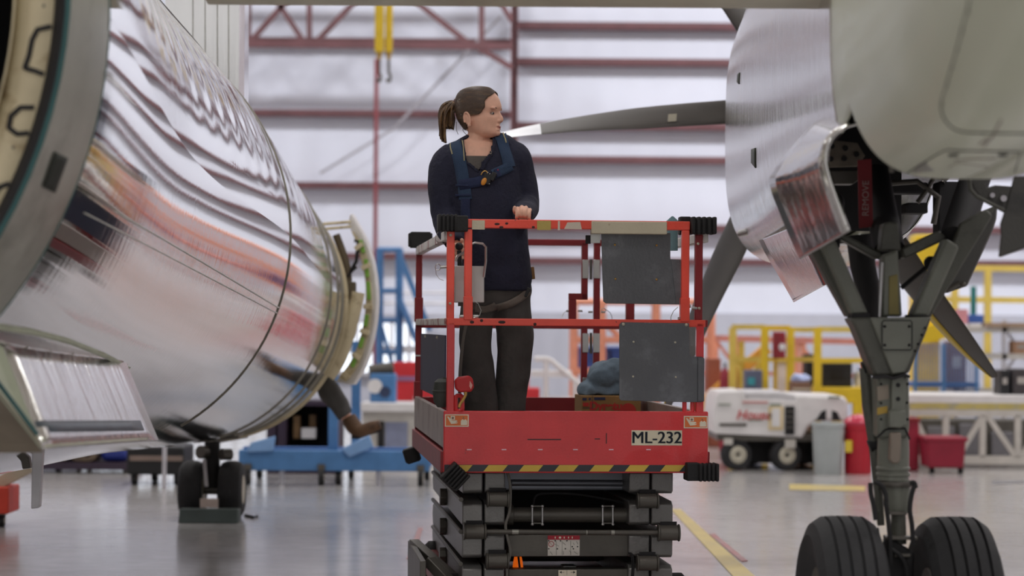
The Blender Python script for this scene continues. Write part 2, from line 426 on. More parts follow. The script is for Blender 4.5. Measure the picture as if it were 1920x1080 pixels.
zt = L2(1080, 771)[1]; zb = L2(1080, 887)[1]; zr = L2(1080, 413)[1]; zm = L2(1080, 598)[1]
T = .036
zdk = zb + .13
deck = MB().box(.03, LW - .03, .03, LL - .03, zdk - .03, zdk)
lp('platform_deck', deck, m_dark)
# front toe board
tb = MB().box(0, LW, 0, .03, zb, zt); ft = lp('toe_board', tb, m_red, bevel=.006)
def fplate(name, x0, y0, x1, y1, m, v=-.002, par=None): return lp(name, lb(MB(), x0, y0, x1, y1, v, 0.0), m, par or ft, 0, 0)
m_hy = mat('stripe_yellow', rgb(216, 180, 74), .45, 0, .12); m_hk = mat('stripe_black', rgb(52, 53, 60), .45, 0, .12)
hz = fplate('hazard_stripe', 833, 872, 1292, 884, m_hk)
ys = MB()
for i in range(7):
    x = 840 + i * 66.3
    q = [L3(x, 884, -.003), L3(x + 36, 884, -.003), L3(x + 46, 872, -.003), L3(x + 10, 872, -.003)]
    ys.prism(q, (0, .001, 0))
lp('yellow_bar', ys, m_hy, ft, 0, 0)
# number plate
num = fplate('number_plate', 1184, 807, 1279, 835, mat('plate_cream', rgb(226, 216, 190), .35))
p = L3(1231.5, 821.5, -.0035)
text('ML-232', .078, p, (1, 0, 0), (0, 0, 1), mat('plate_ink', rgb(40, 46, 62), .4), ft, 'plate_lettering', .0005, 0, local=True, bold=.0016)
m_or = mat('sticker_orange', rgb(232, 122, 62), .45); m_cr = mat('sticker_cream', rgb(236, 226, 204), .45)
def hand_sticker(x, y):
    s = fplate('warning_sticker', x, y, x + 45, y + 23, m_cr); fplate('sticker_field', x + 2, y + 2, x + 43, y + 21, m_or, -.003)
    def pl(pts): return [L3(x + a, y + b, -.004) for a, b in pts]
    k = MB()
    k.prism(pl([(4, 4), (7, 4), (13, 11), (22, 11), (24, 13), (19, 15), (25, 15), (22, 17), (12, 18)]), (0, .001, 0))
    k.prism(pl([(11, 3), (19, 3), (19, 10), (11, 10)]), (0, .001, 0))
    k.prism(pl([(30, 12), (33, 9), (36, 11), (39, 9), (42, 12), (42, 20), (30, 20)]), (0, .001, 0))
    lp('hand_pictogram', k, m_cr, ft, 0, 0)
    lp('danger_mark', MB().prism(pl([(33, 8), (35, 4), (37, 8)]), (0, .001, 0)).ball(L3(x + 15, y + 6.5, -.003), .006, 8, 6), mat('sticker_grey', rgb(150, 110, 96), .5), ft, 0, 0)
hand_sticker(834, 777); hand_sticker(1282, 780)
sc1 = MB()
for a, b, c, d in ((989, 823, 1052, 825), (1115, 822, 1125, 824), (1136, 812, 1138, 832)): lb(sc1, a, b, c, d, -.001, 0)
lp('scuff_mark', sc1, mat('scuff_grey', rgb(90, 48, 50), .5), ft, 0, 0)
for x in (880, 945, 1013, 1079, 1146, 1216): lp('paint_nick', MB().obox(L3(x, 843, -.001), (.011, .001, .0025), Matrix.Identity(3)), mat('nick_pale', rgb(240, 205, 215), .4), ft, 0, 0)
# side and rear toe boards
m_tside = worn('side_board_grey', rgb(164, 150, 142), rgb(120, 90, 84), .4, 4, .5, .7, .4)
lp('toe_board', MB().box(0, .025, .03, LL, zb + .115, zt - .005), m_tside)
lp('side_channel', MB().box(-.012, .03, 0.02, LL, zb, zb + .1), m_dred)
lp('toe_board', MB().box(LW - .025, LW, .03, LL, zb + .115, zt - .005), m_tside)
lp('side_channel', MB().box(LW - .03, LW + .012, 0.02, LL, zb, zb + .1), m_dred)
lp('toe_board', MB().box(0.03, LW - .03, LL - .03, LL, zb, zt - .01), m_dred)
lp('deck_support', MB().box(.3, LW - .3, .35, .4, zb - .1, zb - .005).box(.3, LW - .3, .36, .45, zb - .105, zb - .085).cyl(L3(958, 905, .35), L3(1180, 906, .35), .016), mat('ribbed_grey_steel', rgb(112, 114, 122), .4, .5))
# ---- rails
def rail(name, p, q, w=T, m=m_red2, par=None, h=None): return lp(name, MB().beam(p, q, w, h or w), m, par, .004)
def post(x, y0, y1, v, name='post', m=m_red2, w=T):
    a = L2(x, y0, v); b = L2(x, y1, v); return lp(name, MB().box(a[0] - w / 2, a[0] + w / 2, v - w / 2, v + w / 2, b[1], a[1]), m, None, .004)
VF = .02
zR = L2(1080, 421.5, VF)[1]; zM = L2(1080, 605, VF)[1]
top = rail('top_rail', V((L2(871, 420, VF)[0], VF, zR)), V((L2(1293, 420, VF)[0], VF, zR)), h=.042)
rail('mid_rail', V((L2(837, 605, VF)[0], VF, zM)), V((L2(1322, 605, VF)[0], VF, zM)), h=.034)
lpost = post(878, 430, 560, VF); rpost = post(1285, 432, 570, VF)
for x, y0, y1, pp in ((878, 556, 600, lpost), (1285, 558, 603, rpost)): lp('post_sleeve', lb(MB(), x - 8.5, y0, x + 8.5, y1, VF - .024, VF + .024), m_red2, pp, .003)
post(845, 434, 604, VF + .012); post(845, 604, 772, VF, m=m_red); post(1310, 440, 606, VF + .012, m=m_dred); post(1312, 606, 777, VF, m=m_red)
# tape and guards on the top rail
m_pw = mat('paint_white_patch', rgb(220, 206, 190), .5, 0, .1); m_py = worn('yellow_tape', rgb(190, 168, 92), rgb(120, 100, 60), .5, 18, .55, .6)
def rtape(x0, x1, m, par=None): lp('rail_tape', lb(MB(), x0, 413 + (x0 - 871) * .0085, x1, 430 + (x0 - 871) * .0085, VF - .0225, VF - .018), m, par or top, 0, 0)
rtape(885, 909, m_beige); rtape(1007, 1033, m_py); rtape(1046, 1050, m_pw)
k = MB().prism([L3(a, b, VF - .0225) for a, b in ((1058, 429), (1064, 417), (1088, 416), (1091, 430))], (0, .004, 0)); lp('rail_tape', k, m_pw, top, 0, 0)
lp('rail_guard', lb(MB(), 1109, 416, 1251, 438, VF - .026, VF + .026), m_beige, top, .004)
rust = MB()
for x, y, w in ((932, 420, 5), (940, 426, 4), (950, 419, 3), (1000, 426, 3)): rust.ball(L3(x, y, VF - .018), (w / 400, .002, .006), 8, 6)
lp('chipped_paint', rust, mat('bare_dark', rgb(60, 34, 34), .6), top, 0)
rb = MB()
for x, y, w in ((941, 604, 7), (885, 604, 4), (1003, 608, 3), (903, 601, 3)): rb.ball(L3(x, y, VF - .018), (w / 400, .002, .008), 8, 6)
lp('chipped_paint', rb, mat('bare_dark', rgb(60, 34, 34), .6), None, 0)
# grey shields
def gplate(name, pts, v, th=.004, ch=.012):
    return lp(name, MB().prism([L3(a, b, v) for a, b in pts], (0, th, 0)), m_gplate, None, .004, 0)
g1 = gplate('upper_shield', [(1127, 436), (1257, 437), (1257, 486), (1278, 487), (1277, 571), (1136, 569), (1131, 565)], VF + .02)
g2 = gplate('lower_shield', [(1165, 604), (1292, 606), (1293, 664), (1296, 668), (1317, 669), (1321, 673), (1320, 751), (1316, 754), (1277, 754), (1164, 751), (1161, 747), (1161, 609)], VF - .024)
for g, pts, v in ((g1, ((1153, 459), (1231, 460), (1154, 523), (1231, 524)), VF + .02), (g2, ((1188, 641), (1266, 642), (1187, 706), (1267, 707), (1169, 608), (1287, 609), (1314, 680), (1313, 744)), VF - .024)):
    r = MB()
    for i, (x, y) in enumerate(pts): r.ball(L3(x, y, v), (.0055 if i < 4 else .008,) * 3, 10, 8)
    lp('rivet', r, m_gold if g is g1 else m_hub, g, 0)
lp('shield_fold', MB().prism([L3(a, b, VF + .0195) for a, b in ((1258, 486), (1278, 487), (1277, 571), (1268, 571), (1262, 520))], (0, -.006, 0)), m_gplate, g1, 0, 0)
lp('shield_fold', MB().prism([L3(a, b, VF - .0245) for a, b in ((1308, 669), (1320, 671), (1320, 753), (1308, 753))], (0, -.008, 0)), m_gplate, g2, .004, 0)
lp('shield_clip', lb(MB(), 1107, 436, 1126, 456, VF + .03, VF + .034), m_steel, g1, .002); lp('shield_tab', lb(MB(), 1098, 441, 1108, 457, VF + .03, VF + .04), m_dark2, g1, .002)
# side rails (left, right) and rear gate
zs = L2(845, 443, VF)[1] - .01
m_wtop = worn('white_taped_rail', rgb(212, 206, 202), rgb(150, 90, 90), .5, 7, .52, .6)
rail('top_rail', V((.02, VF, zs + .015)), V((.02, LL - .02, zs + .015)), m=m_wtop, h=.045)
rail('mid_rail', V((.02, VF, zM)), V((.02, LL - .02, zM)), m=m_wtop, h=.034)
rail('top_rail', V((LW - .02, VF, zs + .015)), V((LW - .02, LL - .02, zs + .015)), m=m_wtop, h=.045)
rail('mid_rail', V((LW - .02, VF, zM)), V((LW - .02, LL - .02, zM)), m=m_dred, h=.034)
VB = LL - .03
for u in (.02, LW - .02, LW * .5):
    if u == LW * .5: continue
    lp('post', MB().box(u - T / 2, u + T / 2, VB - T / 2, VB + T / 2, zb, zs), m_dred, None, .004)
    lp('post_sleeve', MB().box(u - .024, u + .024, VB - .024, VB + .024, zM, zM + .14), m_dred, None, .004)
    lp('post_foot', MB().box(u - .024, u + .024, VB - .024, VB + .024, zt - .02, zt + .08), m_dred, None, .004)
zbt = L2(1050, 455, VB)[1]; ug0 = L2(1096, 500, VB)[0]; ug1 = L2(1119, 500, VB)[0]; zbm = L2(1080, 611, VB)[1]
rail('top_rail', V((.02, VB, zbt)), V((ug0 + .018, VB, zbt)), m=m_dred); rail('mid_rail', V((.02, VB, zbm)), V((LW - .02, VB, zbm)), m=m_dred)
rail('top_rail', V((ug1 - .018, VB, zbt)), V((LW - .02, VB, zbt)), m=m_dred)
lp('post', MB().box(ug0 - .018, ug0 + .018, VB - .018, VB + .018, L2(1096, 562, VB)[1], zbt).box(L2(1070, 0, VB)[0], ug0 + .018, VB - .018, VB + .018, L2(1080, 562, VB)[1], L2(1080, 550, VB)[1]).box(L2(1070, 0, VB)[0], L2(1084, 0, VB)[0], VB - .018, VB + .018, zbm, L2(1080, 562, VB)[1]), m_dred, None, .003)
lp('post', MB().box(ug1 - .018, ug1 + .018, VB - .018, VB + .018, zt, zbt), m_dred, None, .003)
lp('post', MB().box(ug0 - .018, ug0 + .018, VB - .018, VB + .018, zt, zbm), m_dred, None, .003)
for y0, y1 in ((487, 522), (625, 661), (708, 742)):
    h = lp('hinge', lb(lb(MB(), 1092, y0, 1104, y1, VB - .024, VB - .018), 1112, y0, 1125, y1, VB - .024, VB - .018), m_steel, None, .002)
    lp('hinge_pin', MB().cyl(L3(1108, y0 - 1, VB - .024), L3(1108, y1 + 2, VB - .024), .008, n=10), m_dark, h, 0)
for x, y in ((1066, 583), (1088, 583), (1107, 585), (1131, 585)): lp('rail_pin', MB().cyl(L3(x - 4, y, VB), L3(x + 4, y, VB), .006, n=8), m_steel, None, 0)
ring = [L3(1132 + 4 * cos(a), 582 + 4 * sin(a), VB) for a in [i * pi / 6 for i in range(13)]]; lp('pin_ring', MB().tube(ring, .002, 6), m_steel, None, 0)
lp('pin_lanyard', MB().tube([L3(*p, VB) for p in ((1135, 580), (1143, 585), (1147, 592), (1148, 600))], .002, 6).tube([L3(*p, VB) for p in ((1063, 582), (1057, 587), (1053, 595))], .002, 6), m_steel, None, 0)
# pins, rings and lanyards on the front posts
for x, y in ((866, 594), (892, 594), (1276, 598), (1302, 578), (1290, 574)): lp('rail_pin', MB().cyl(L3(x - 5, y, VF), L3(x + 5, y, VF), .009, n=10), m_steel, None, 0)
for x, y in ((845, 441), (844, 569), (1311, 578), (1309, 457)): lp('rail_bolt', MB().ball(L3(x, y, VF - .018), .007, 8, 6), m_hub, None, 0)
lp('pin_ring', MB().tube([L3(821 + 5 * cos(a), 501 + 6 * sin(a), .06) for a in [i * pi / 6 for i in range(13)]], .0022, 6).cyl(L3(826, 501, .06), L3(838, 500, .06), .007, n=8), m_steel, None, 0)
lp('pin_lanyard', MB().tube([L3(*p, .05) for p in ((817, 505), (818, 515), (824, 523), (832, 526))], .0015, 6).tube([L3(*p, .0) for p in ((888, 563), (897, 570), (902, 582), (899, 592), (888, 596))], .002, 6).tube([L3(*p, .0) for p in ((1271, 576), (1263, 583), (1258, 594), (1258, 602))], .002, 6).tube([L3(*p, .06) for p in ((822, 434), (816, 444), (818, 452), (829, 457), (837, 455))], .0015, 6), m_steel, None, 0)
lp('cable_tie', MB().box(.0, .045, VB - .03, VB - .026, 1.32, 1.328).box(.0, .045, VB - .03, VB - .026, 1.02, 1.028), m_white, None, 0)
for x0, x1, y0, y1 in ((853, 868, 740, 772), (1282, 1300, 745, 776)):
    c = [((x0 + x1) / 2 + (x1 - x0) / 2.4 * (1 if cos(a) > 0 else -1) * min(1, abs(cos(a)) * 1.6), (y0 + y1) / 2 + (y1 - y0) / 2.2 * sin(a)) for a in [i * pi / 10 for i in range(21)]]
    lp('tie_down_loop', MB().tube([L3(a, b, VF) for a, b in c], .011, 8), m_red, None, 0)
# navy sheet hung on the left side, bundle of hose beside it
lp('side_screen', MB().box(.028, .034, .35, LL - .1, L2(812, 742, 1.2)[1], L2(812, 627, 1.2)[1]), m_dbl, None, .003)
sr = MB(); [sr.ball(V((.026, v, L2(812, 632, 1.2)[1])), .008, 8, 6) for v in (.9, 1.9)]; lp('screen_grommet', sr, m_hub, None, 0)
# ---- bumpers
def bumper(c, w, h, d, M3=Matrix.Identity(3), ribs=6, along=0):
    mb = MB(); mb.obox(c, (w / 2 * .9, d / 2 * .78, h / 2 * .86), M3)
    b = lp('bumper', mb, m_black, None, .006); rb = MB()
    for i in range(ribs):
        t = (i + .5) / ribs - .5; rb.obox(V(c) + M3 @ V((t * w, 0, 0)), (w / ribs * .38, d / 2, h / 2), M3)
    lp('bumper_rib', rb, m_black, b, .006); return b
I3 = Matrix.Identity(3)
bumper(L3(839, 418, .0) + V((0, .03, 0)), .095, .082, .12, ribs=5); lp('bumper_block', lb(MB(), 855, 404, 878, 434, -.03, .06), m_black, None, .006)
bumper(L3(1319, 423, .0) + V((0, .03, 0)), .125, .082, .12, ribs=5); lp('bumper_block', lb(MB(), 1275, 406, 1296, 440, .035, .1), m_black, None, .006)
bumper(L3(1326, 885, -.02), .1, .085, .12, ribs=5); lp('bumper_block', lb(MB(), 1288, 868, 1312, 902, -.06, .05), m_black, None, .006)
bumper(L3(853, 893, -.05), .1, .1, .14, Matrix.Rotation(R(43), 3, 'Y'), 6)
bumper(L3(788, 450, VB), .15, .09, .12, ribs=1)
bumper(L3(772, 853, VB + .02), .1, .085, .12, Matrix.Rotation(R(-18), 3, 'Y'), 1)
# ---- scissor stack
zc = [L2(890, y)[1] for y in (905, 966, 1027, 1088, 1149, 1210)]
m_arm = worn('scissor_grey', rgb(118, 116, 114), rgb(84, 80, 76), .36, 5, .55, .8, .45)
AH = .058
Xo0, Xo1, Xi0, Xi1 = L2(870, 950)[0], L2(908, 950)[0], L2(912, 950)[0], L2(951, 950)[0]
Xr0, Xr1, Xs0, Xs1 = L2(1186, 950)[0], L2(1226, 950)[0], L2(1228, 950)[0], L2(1268, 950)[0]
VA = .1
for i, z in enumerate(zc):
    for (u0, u1, inn) in ((Xo0, Xo1, 0), (Xi0, Xi1, 1), (Xr0, Xr1, 1), (Xs0, Xs1, 0)):
        tilt = .02 if (i + inn) % 2 else -.02
        f = .02 * inn
        pr = [(VA + f, z - AH * .8), (VA + f + .02, z - AH), (LL - .2, z - AH + tilt), (LL - .15, z + tilt), (LL - .2, z + AH + tilt), (VA + f + .03, z + AH), (VA + f, z + AH * .7)]
        mb = MB().prism([V((u0, a, b)) for a, b in pr], (u1 - u0, 0, 0))
        lp('scissor_arm', mb, m_arm, None, .006)
    tubev = MB().cyl(V((Xo0 - .02, 1.2, z)), V((Xs1 + .02, 1.2, z)), .03, n=14).cyl(V((Xo0 - .035, 1.2, z)), V((Xo0, 1.2, z)), .045, n=8)
    lp('pivot_pin', tubev, m_dark, None, .003)
    lp('arm_seam', MB().cyl(V((Xo0 - .004, VA + .03, z + AH + .006)), V((Xo0 - .004, LL - .25, z + AH + .006)), .011, n=8), m_dark, None, 0)
def boss(x0, x1, y, r=.035, v=VA - .02):
    a, b = L3(x0, y, v), L3(x1, y, v)
    o = lp('pivot_boss', MB().cyl(a, b, r, n=20), m_dark, None, .003)
    lp('boss_cap', MB().cyl(a - V((.008, 0, 0)), a, r * 1.12, n=20), m_dark, o, .002); lp('boss_cap', MB().cyl(b, b + V((.008, 0, 0)), r * 1.12, n=20), m_dark, o, .002)
    lp('pivot_slot', lb(MB(), x0 + 2, y - 21, x1 - 2, y - 14, VA - .004, VA), m_dark2, o, 0, 0)
boss(872, 908, 997); boss(1236, 1271, 999, .037); boss(916, 951, 936); boss(1197, 1231, 939); boss(914, 951, 1052); boss(1197, 1231, 1056)
lp('tie_rod', MB().cyl(L3(908, 997, VA - .02), L3(1240, 999, VA - .02), .0125, n=12), m_dark, None, 0)
lp('rod_scuff', MB().cyl(L3(960, 997.2, VA - .022), L3(972, 997.3, VA - .022), .0126, n=10).cyl(L3(1146, 998.4, VA - .022), L3(1152, 998.4, VA - .022), .0126, n=10).cyl(L3(1099, 998.2, VA - .022), L3(1101, 998.2, VA - .022), .0127, n=10), mat('rod_bare', rgb(170, 168, 160), .4, .6), None, 0)
cyl_ = lp('lift_cylinder', MB().cyl(L3(952, 965, .22), L3(1190, 966, .22), .036, n=24), m_dark, None, 0)
lp('cylinder_collar', MB().cyl(L3(952, 965, .22), L3(962, 965, .22), .05, n=24).cyl(L3(1180, 966, .22), L3(1190, 966, .22), .05, n=24), m_dark, cyl_, .003)
for x in (998, 1017, 1130, 1149):
    u = lp('u_bolt', MB().cyl(L3(x, 948, .17), L3(x, 984, .17), .0042, n=8).ball(L3(x, 949, .17), .008, 8, 6).ball(L3(x, 983, .17), .008, 8, 6), m_steel, cyl_, 0)
lp('clamp_bar', MB().beam(L3(996, 949, .17), L3(1019, 949, .17), .006).beam(L3(1128, 949, .17), L3(1151, 949, .17), .006).beam(L3(996, 981, .17), L3(1019, 981, .17), .006).beam(L3(1128, 981, .17), L3(1151, 981, .17), .006), m_dark, cyl_, 0)
cb = lp('cross_beam', lb(MB(), 953, 1003, 1190, 1044, .16, .26), m_dark, None, .004)
dc = lp('instruction_decal', lb(MB(), 1027, 1004, 1087, 1042, .157, .16), mat('decal_white', rgb(222, 216, 206), .45), cb, 0, 0)
lp('decal_band', lb(MB(), 1027, 1004, 1087, 1012, .1555, .157), mat('decal_red', rgb(176, 34, 52), .45), cb, 0, 0)
dk = MB()
for x, y in ((1029, 1014), (1041, 1014), (1051, 1014), (1063, 1014), (1029, 1029), (1045, 1029), (1060, 1029), (1075, 1029), (1073, 1025), (1083, 1025)): dk.ball(L3(x, y, .156), (.0035, .001, .0035), 8, 5)
for a, b, c, d in ((1040, 1020, 1048, 1024), (1055, 1017, 1061, 1022), (1056, 1033, 1057, 1040), (1067, 1032, 1071, 1037), (1031, 1034, 1036, 1040), (1076, 1034, 1083, 1039), (1081, 1015, 1084, 1021), (1075, 1018, 1077, 1022)): dk.beam(L3(a, b, .1562), L3(c, d, .1562), .0025, .001)
for x in (1043, 1054, 1070): dk.beam(L3(x, 1014, .1562), L3(x, 1041, .1562), .0012, .001)
lp('decal_pictogram', dk, m_blk, cb, 0)
lp('prohibition_ring', MB().tube([L3(1033.5 + 5 * cos(a), 1020 + 5 * sin(a), .156) for a in [i * pi / 8 for i in range(17)]], .0015, 6).beam(L3(1030, 1016.5, .156), L3(1037, 1023.5, .156), .003, .001), mat('decal_red', (0, 0, 0, 1)), cb, 0)
wd = MB()
for a in (1041, 1050, 1058, 1066, 1073): wd.ball(L3(a, 1008, .155), (.006 if a == 1050 else .003, .001, .006), 8, 5)
lp('decal_symbol', wd, m_cr, cb, 0)
c2 = lp('cross_beam', lb(MB(), 953, 1067, 1190, 1110, .16, .26), m_dark, None, .004)
lp('arrow_decal', lb(MB(), 1047, 1069, 1081, 1090, .157, .16), m_cr, c2, 0, 0)
ar = MB()
for s, x in ((-1, 1049), (1, 1079)): ar.prism([L3(x, 1073, .1565), L3(x - s * 4, 1070.5, .1565), L3(x - s * 4, 1075.5, .1565)], (0, .0005, 0)).beam(L3(x - s * 4, 1073, .1565), L3(x - s * 9, 1073, .1565), .003, .001)
lp('arrow_symbol', ar.beam(L3(1063, 1069, .1565), L3(1063, 1078, .1565), .002, .001), m_blk, c2, 0, 0)
hose = MB().tube(spline([tuple(L3(*p, .08)) for p in ((950, 880), (956, 905), (957, 930), (955, 960), (948, 985), (952, 1010), (957, 1035), (951, 1062), (951, 1090))], 5), .007, 8)
lp('hydraulic_hose', hose, mat('hose_grey', rgb(104, 100, 94), .5), None, 0)
lp('hydraulic_hose', MB().tube(spline([tuple(L3(*p, .3)) for p in ((1000, 950), (1005, 930), (1030, 925), (1090, 928), (1180, 945))], 5), .006, 8), m_dark2, None, 0)
wr = MB()
for k_ in range(3): wr.tube(spline([tuple(L3(x + k_ * 2, y, .12)) for x, y in ((1178, 1036), (1183, 1042), (1185, 1060), (1183, 1090))], 5), .003, 6)
lp('wire_loom', wr, m_dark2, None, 0)
m_bea = mat('amber_lens', rgb(255, 120, 30), .2); _bb = m_bea.node_tree.nodes['Principled BSDF']; _bb.inputs['Emission Color'].default_value = rgb(255, 110, 20); _bb.inputs['Emission Strength'].default_value = .9
bc = lp('beacon', MB().lathe([(.02, 0), (.027, 0), (.024, .04), (.017, .075), (.006, .08)], L3(971, 1071, .33), n=20), m_bea, None, 0)
lp('beacon_rib', MB().beam(L3(972, 1044, .305), L3(975, 1070, .303), .007, .01), m_dark2, bc, 0)
lp('valve_plate', lb(MB(), 1056, 1061, 1080, 1067, .4, .5), m_steel, None, .002)
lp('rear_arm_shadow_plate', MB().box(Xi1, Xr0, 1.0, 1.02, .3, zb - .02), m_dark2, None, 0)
# ---- chassis and wheels (below the frame)
ch = MB().box(.06, LW - .06, .08, LL - .1, .14, .26).box(.02, LW - .02, .3, LL - .4, .16, .24)
lp('chassis', ch, m_dred, None, .01)
lx0 = L2(784, 1060, .35)[0]; lx1 = L2(818, 1060, .35)[0]; zl = L2(800, 1046, .35)[1]
ld = MB().box(lx0, lx0 + .03, .2, 1.3, .18, zl).beam(V((lx0 + .05, .3, zl - .01)), V((.12, .1, .2)), .05, .05).beam(V((lx0 + .02, 1.1, zl)), V((.12, .2, .24)), .05, .05)
lp('folding_step', ld, m_dark, None, .004)
for u in (.1, LW - .1):
    for v in (.35, LL - .4):
        w = lp('wheel', MB().lathe([(.06, -.05), (.13, -.055), (.15, -.035), (.15, .035), (.13, .055), (.06, .05)], V((u, v, .15)), (1, 0, 0), 28), m_black, None, 0)
        lp('wheel_hub', MB().cyl(V((u - .056, v, .15)), V((u + .056, v, .15)), .06, n=16), m_dark, w, 0)
# ================================================================ things on the lift
def lw(u, v, z): return LM @ V((u, v, z))
# control box
a = L2(852, 567, .16); b = L2(908, 499, .16); mid = lw((a[0] + b[0]) / 2, .2, a[1])
cbx = empty('control_box', mid, 'silver lift control box with a bent wire guard hung inside the front left rail', 'control box', rz=TL)
def lt(name, mb, m, par, bevel=.002, smooth=35):
    mb.v = [LM @ p for p in mb.v]; return mb.build(name, m, par, bevel=bevel, smooth=smooth)
lt('case', MB().box(a[0], b[0], .15, .28, a[1], b[1]), mat('control_silver', rgb(196, 196, 194), .4, .25, .06, 10), cbx, .004)
lt('guard_bar', MB().tube([L3(*p, .13) for p in ((854, 490), (858, 480), (872, 472), (884, 458), (890, 455), (905, 457), (911, 463), (911, 490), (907, 520))], .006, 8), m_steel, cbx, 0)
lt('joystick', MB().cyl(L3(862, 500, .2), L3(861, 470, .2), .011, n=10).ball(L3(861, 462, .2), .019), m_blk, cbx, 0)
lt('cable_gland', MB().cyl(L3(864, 566, .2), L3(864, 574, .2), .014, n=10).cyl(L3(887, 566, .2), L3(887, 580, .2), .022, .015, n=10), m_dark, cbx, 0)
lt('cable', MB().tube(spline([tuple(L3(*p, .2)) for p in ((884, 578), (874, 610), (868, 640), (864, 680), (862, 720), (862, 780))], 5), .008, 8), mat('cable_grey', rgb(92, 88, 82), .6), cbx, 0)
# red lock
lk = empty('padlock', LM @ L3(868, 730, -.02), 'red lock with a brass shackle hooked through the tie-down loop at the lift edge', 'lock', rz=TL)
lt('lock_body', MB().prism([L3(x, y, -.03) for x, y in ((853, 713), (860, 707), (880, 704), (887, 710), (889, 726), (884, 735), (862, 736), (854, 729))], (0, .055, 0)), mat('lock_red', rgb(196, 36, 40), .4), lk, .008)
lt('shackle', MB().tube(spline([tuple(L3(*p, -.02)) for p in ((872, 733), (873, 740), (868, 750), (863, 757), (861, 764))], 4), .007, 8), m_gold, lk, 0)
lt('lock_mark', MB().prism([L3(x, y, -.033) for x, y in ((881, 714), (886, 722), (883, 730), (880, 724))], (0, .002, 0)), mat('mark_pale', rgb(230, 170, 160), .5), lk, 0, 0)
# grey rubber connector
cn = empty('power_connector', LM @ L3(829, 745, .1), 'dark grey rubber power connector hanging at the lift left corner post', 'connector', rz=TL)
lt('connector_body', MB().lathe([(.02, .07), (.038, .055), (.045, .0), (.04, -.04), (.022, -.065)], L3(829, 738, .1), n=18), mat('connector_grey', rgb(64, 66, 62), .6), cn, 0)
lt('connector_ring', MB().cyl(L3(829, 731, .1), L3(829, 736, .1), .048, n=18), mat('connector_grey', rgb(64, 66, 62), .6), cn, .003)
lt('connector_neck', MB().cyl(L3(832, 722, .1), L3(836, 708, .1), .018, .014, n=12), mat('connector_grey', rgb(64, 66, 62), .6), cn, 0)
# cardboard box with a garment on it
vb = 1.7
a = L2(1091, 742, vb); b = L2(1202, 742, vb); dz = zdk
bx = empty('cardboard_box', LM @ V(((a[0] + b[0]) / 2, vb + .15, dz)), 'brown cardboard box with red print standing on the lift platform', 'box', rz=TL)
lt('carton', MB().box(a[0], b[0], vb, vb + .32, dz + .001, a[1]), mat('cardboard', rgb(150, 112, 66), .8, 0, .08, 20), bx, .003)
m_bp = mat('box_red_print', rgb(190, 50, 44), .7)
def lt_text(body, size, px, py, v, m, par, name, off=0):
    o = text(body, size, LM @ L3(px, py, v), LM.to_3x3() @ V((1, 0, 0)), (0, 0, 1), m, par, name, .0004, off)
lt_text('Dyretu', .062, 1136, 762, vb - .002, m_bp, bx, 'box_lettering', .003)
half = [L3(1178 + 15 * cos(t), 772 - 16 * sin(t), vb - .003) for t in [i * pi / 12 for i in range(13)]]; lt('box_emblem', MB().prism(half, (0, .002, 0)), m_bp, bx, 0, 0)
lt('box_emblem', lb(MB(), 1093, 755, 1104, 762, vb - .003, vb), m_bp, bx, 0, 0)
m_bpb = mat('box_blue_print', rgb(44, 48, 84), .7)
lt('box_stripe', lb(lb(lb(MB(), 1114, 745, 1135, 750, vb - .003, vb), 1092, 746, 1100, 751, vb - .003, vb), 1104, 746, 1108, 750, vb - .003, vb), m_bpb, bx, 0, 0)
lt('box_rule', MB().beam(L3(1111, 742, vb - .001), L3(1111, 768, vb - .001), .004, .002).beam(L3(1092, 765, vb - .001), L3(1110, 765, vb - .001), .004, .002), m_bpb, bx, 0, 0)
# ================================================================ airliner on the left (bare metal fuselage)
al = empty('airliner', (-2.3, 12.0, 0), 'bare polished metal airliner fuselage with open access panels, nose gear down, left of the lift', 'airplane')
m_skin = skin_metal('polished_skin', (.80, .79, .76, 1), .05, 34.0, 1.0, .0005, 20.0, 13.0)
m_skin2 = skin_metal('polished_flap', (.84, .83, .80, 1), .2, 17.0, 1.2, .012)
m_band = worn('primer_grey_band', rgb(184, 184, 174), rgb(150, 148, 138), .34, 3, .5, .7, .55)
m_teal = mat('teal_sealant', rgb(48, 92, 92), .5)
m_cream = worn('cream_primer', rgb(206, 192, 158), rgb(150, 128, 92), .55, 9, .55, .68)
m_green = mat('green_primer', rgb(120, 168, 60), .5)
m_seam = mat('panel_seam', rgb(150, 146, 134), .5, .3)
def st(cx, cy, r, D): c = P(cx, cy, D); return (c.x, c.y, c.z, r / F * D)
KEY = [st(-835, -47, 962, 7.1), st(-690, 20, 892, 7.5), st(-250, 300, 620, 10.1), st(131, 441, 414, 13.7), st(285, 517, 322, 16.0), st(397, 570, 253, 18.0)]
def sect(y):
    n = len(KEY)
    for i in range(n - 1):
        a, b = KEY[i], KEY[i + 1]
        if y <= b[1] + 1e-6 or i == n - 2:
            p, q = KEY[max(i - 1, 0)], KEY[min(i + 2, n - 1)]; t = (y - a[1]) / (b[1] - a[1]); out = []
            for k in range(4):        # monotone-ish cubic through unequal stations
                ma = (b[k] - p[k]) / (b[1] - p[1]) * (b[1] - a[1]); mb_ = (q[k] - a[k]) / (q[1] - a[1]) * (b[1] - a[1])
                out.append((2 * t ** 3 - 3 * t * t + 1) * a[k] + (t ** 3 - 2 * t * t + t) * ma + (-2 * t ** 3 + 3 * t * t) * b[k] + (t ** 3 - t * t) * mb_)
            return out
def ring_at(y, dr=0.0, n=128, a0=0.0, a1=2 * pi):
    x, yy, z, r = sect(y); r += dr
    return [V((x + r * cos(a0 + (a1 - a0) * k / n), y, z + r * sin(a0 + (a1 - a0) * k / n))) for k in range(n)]
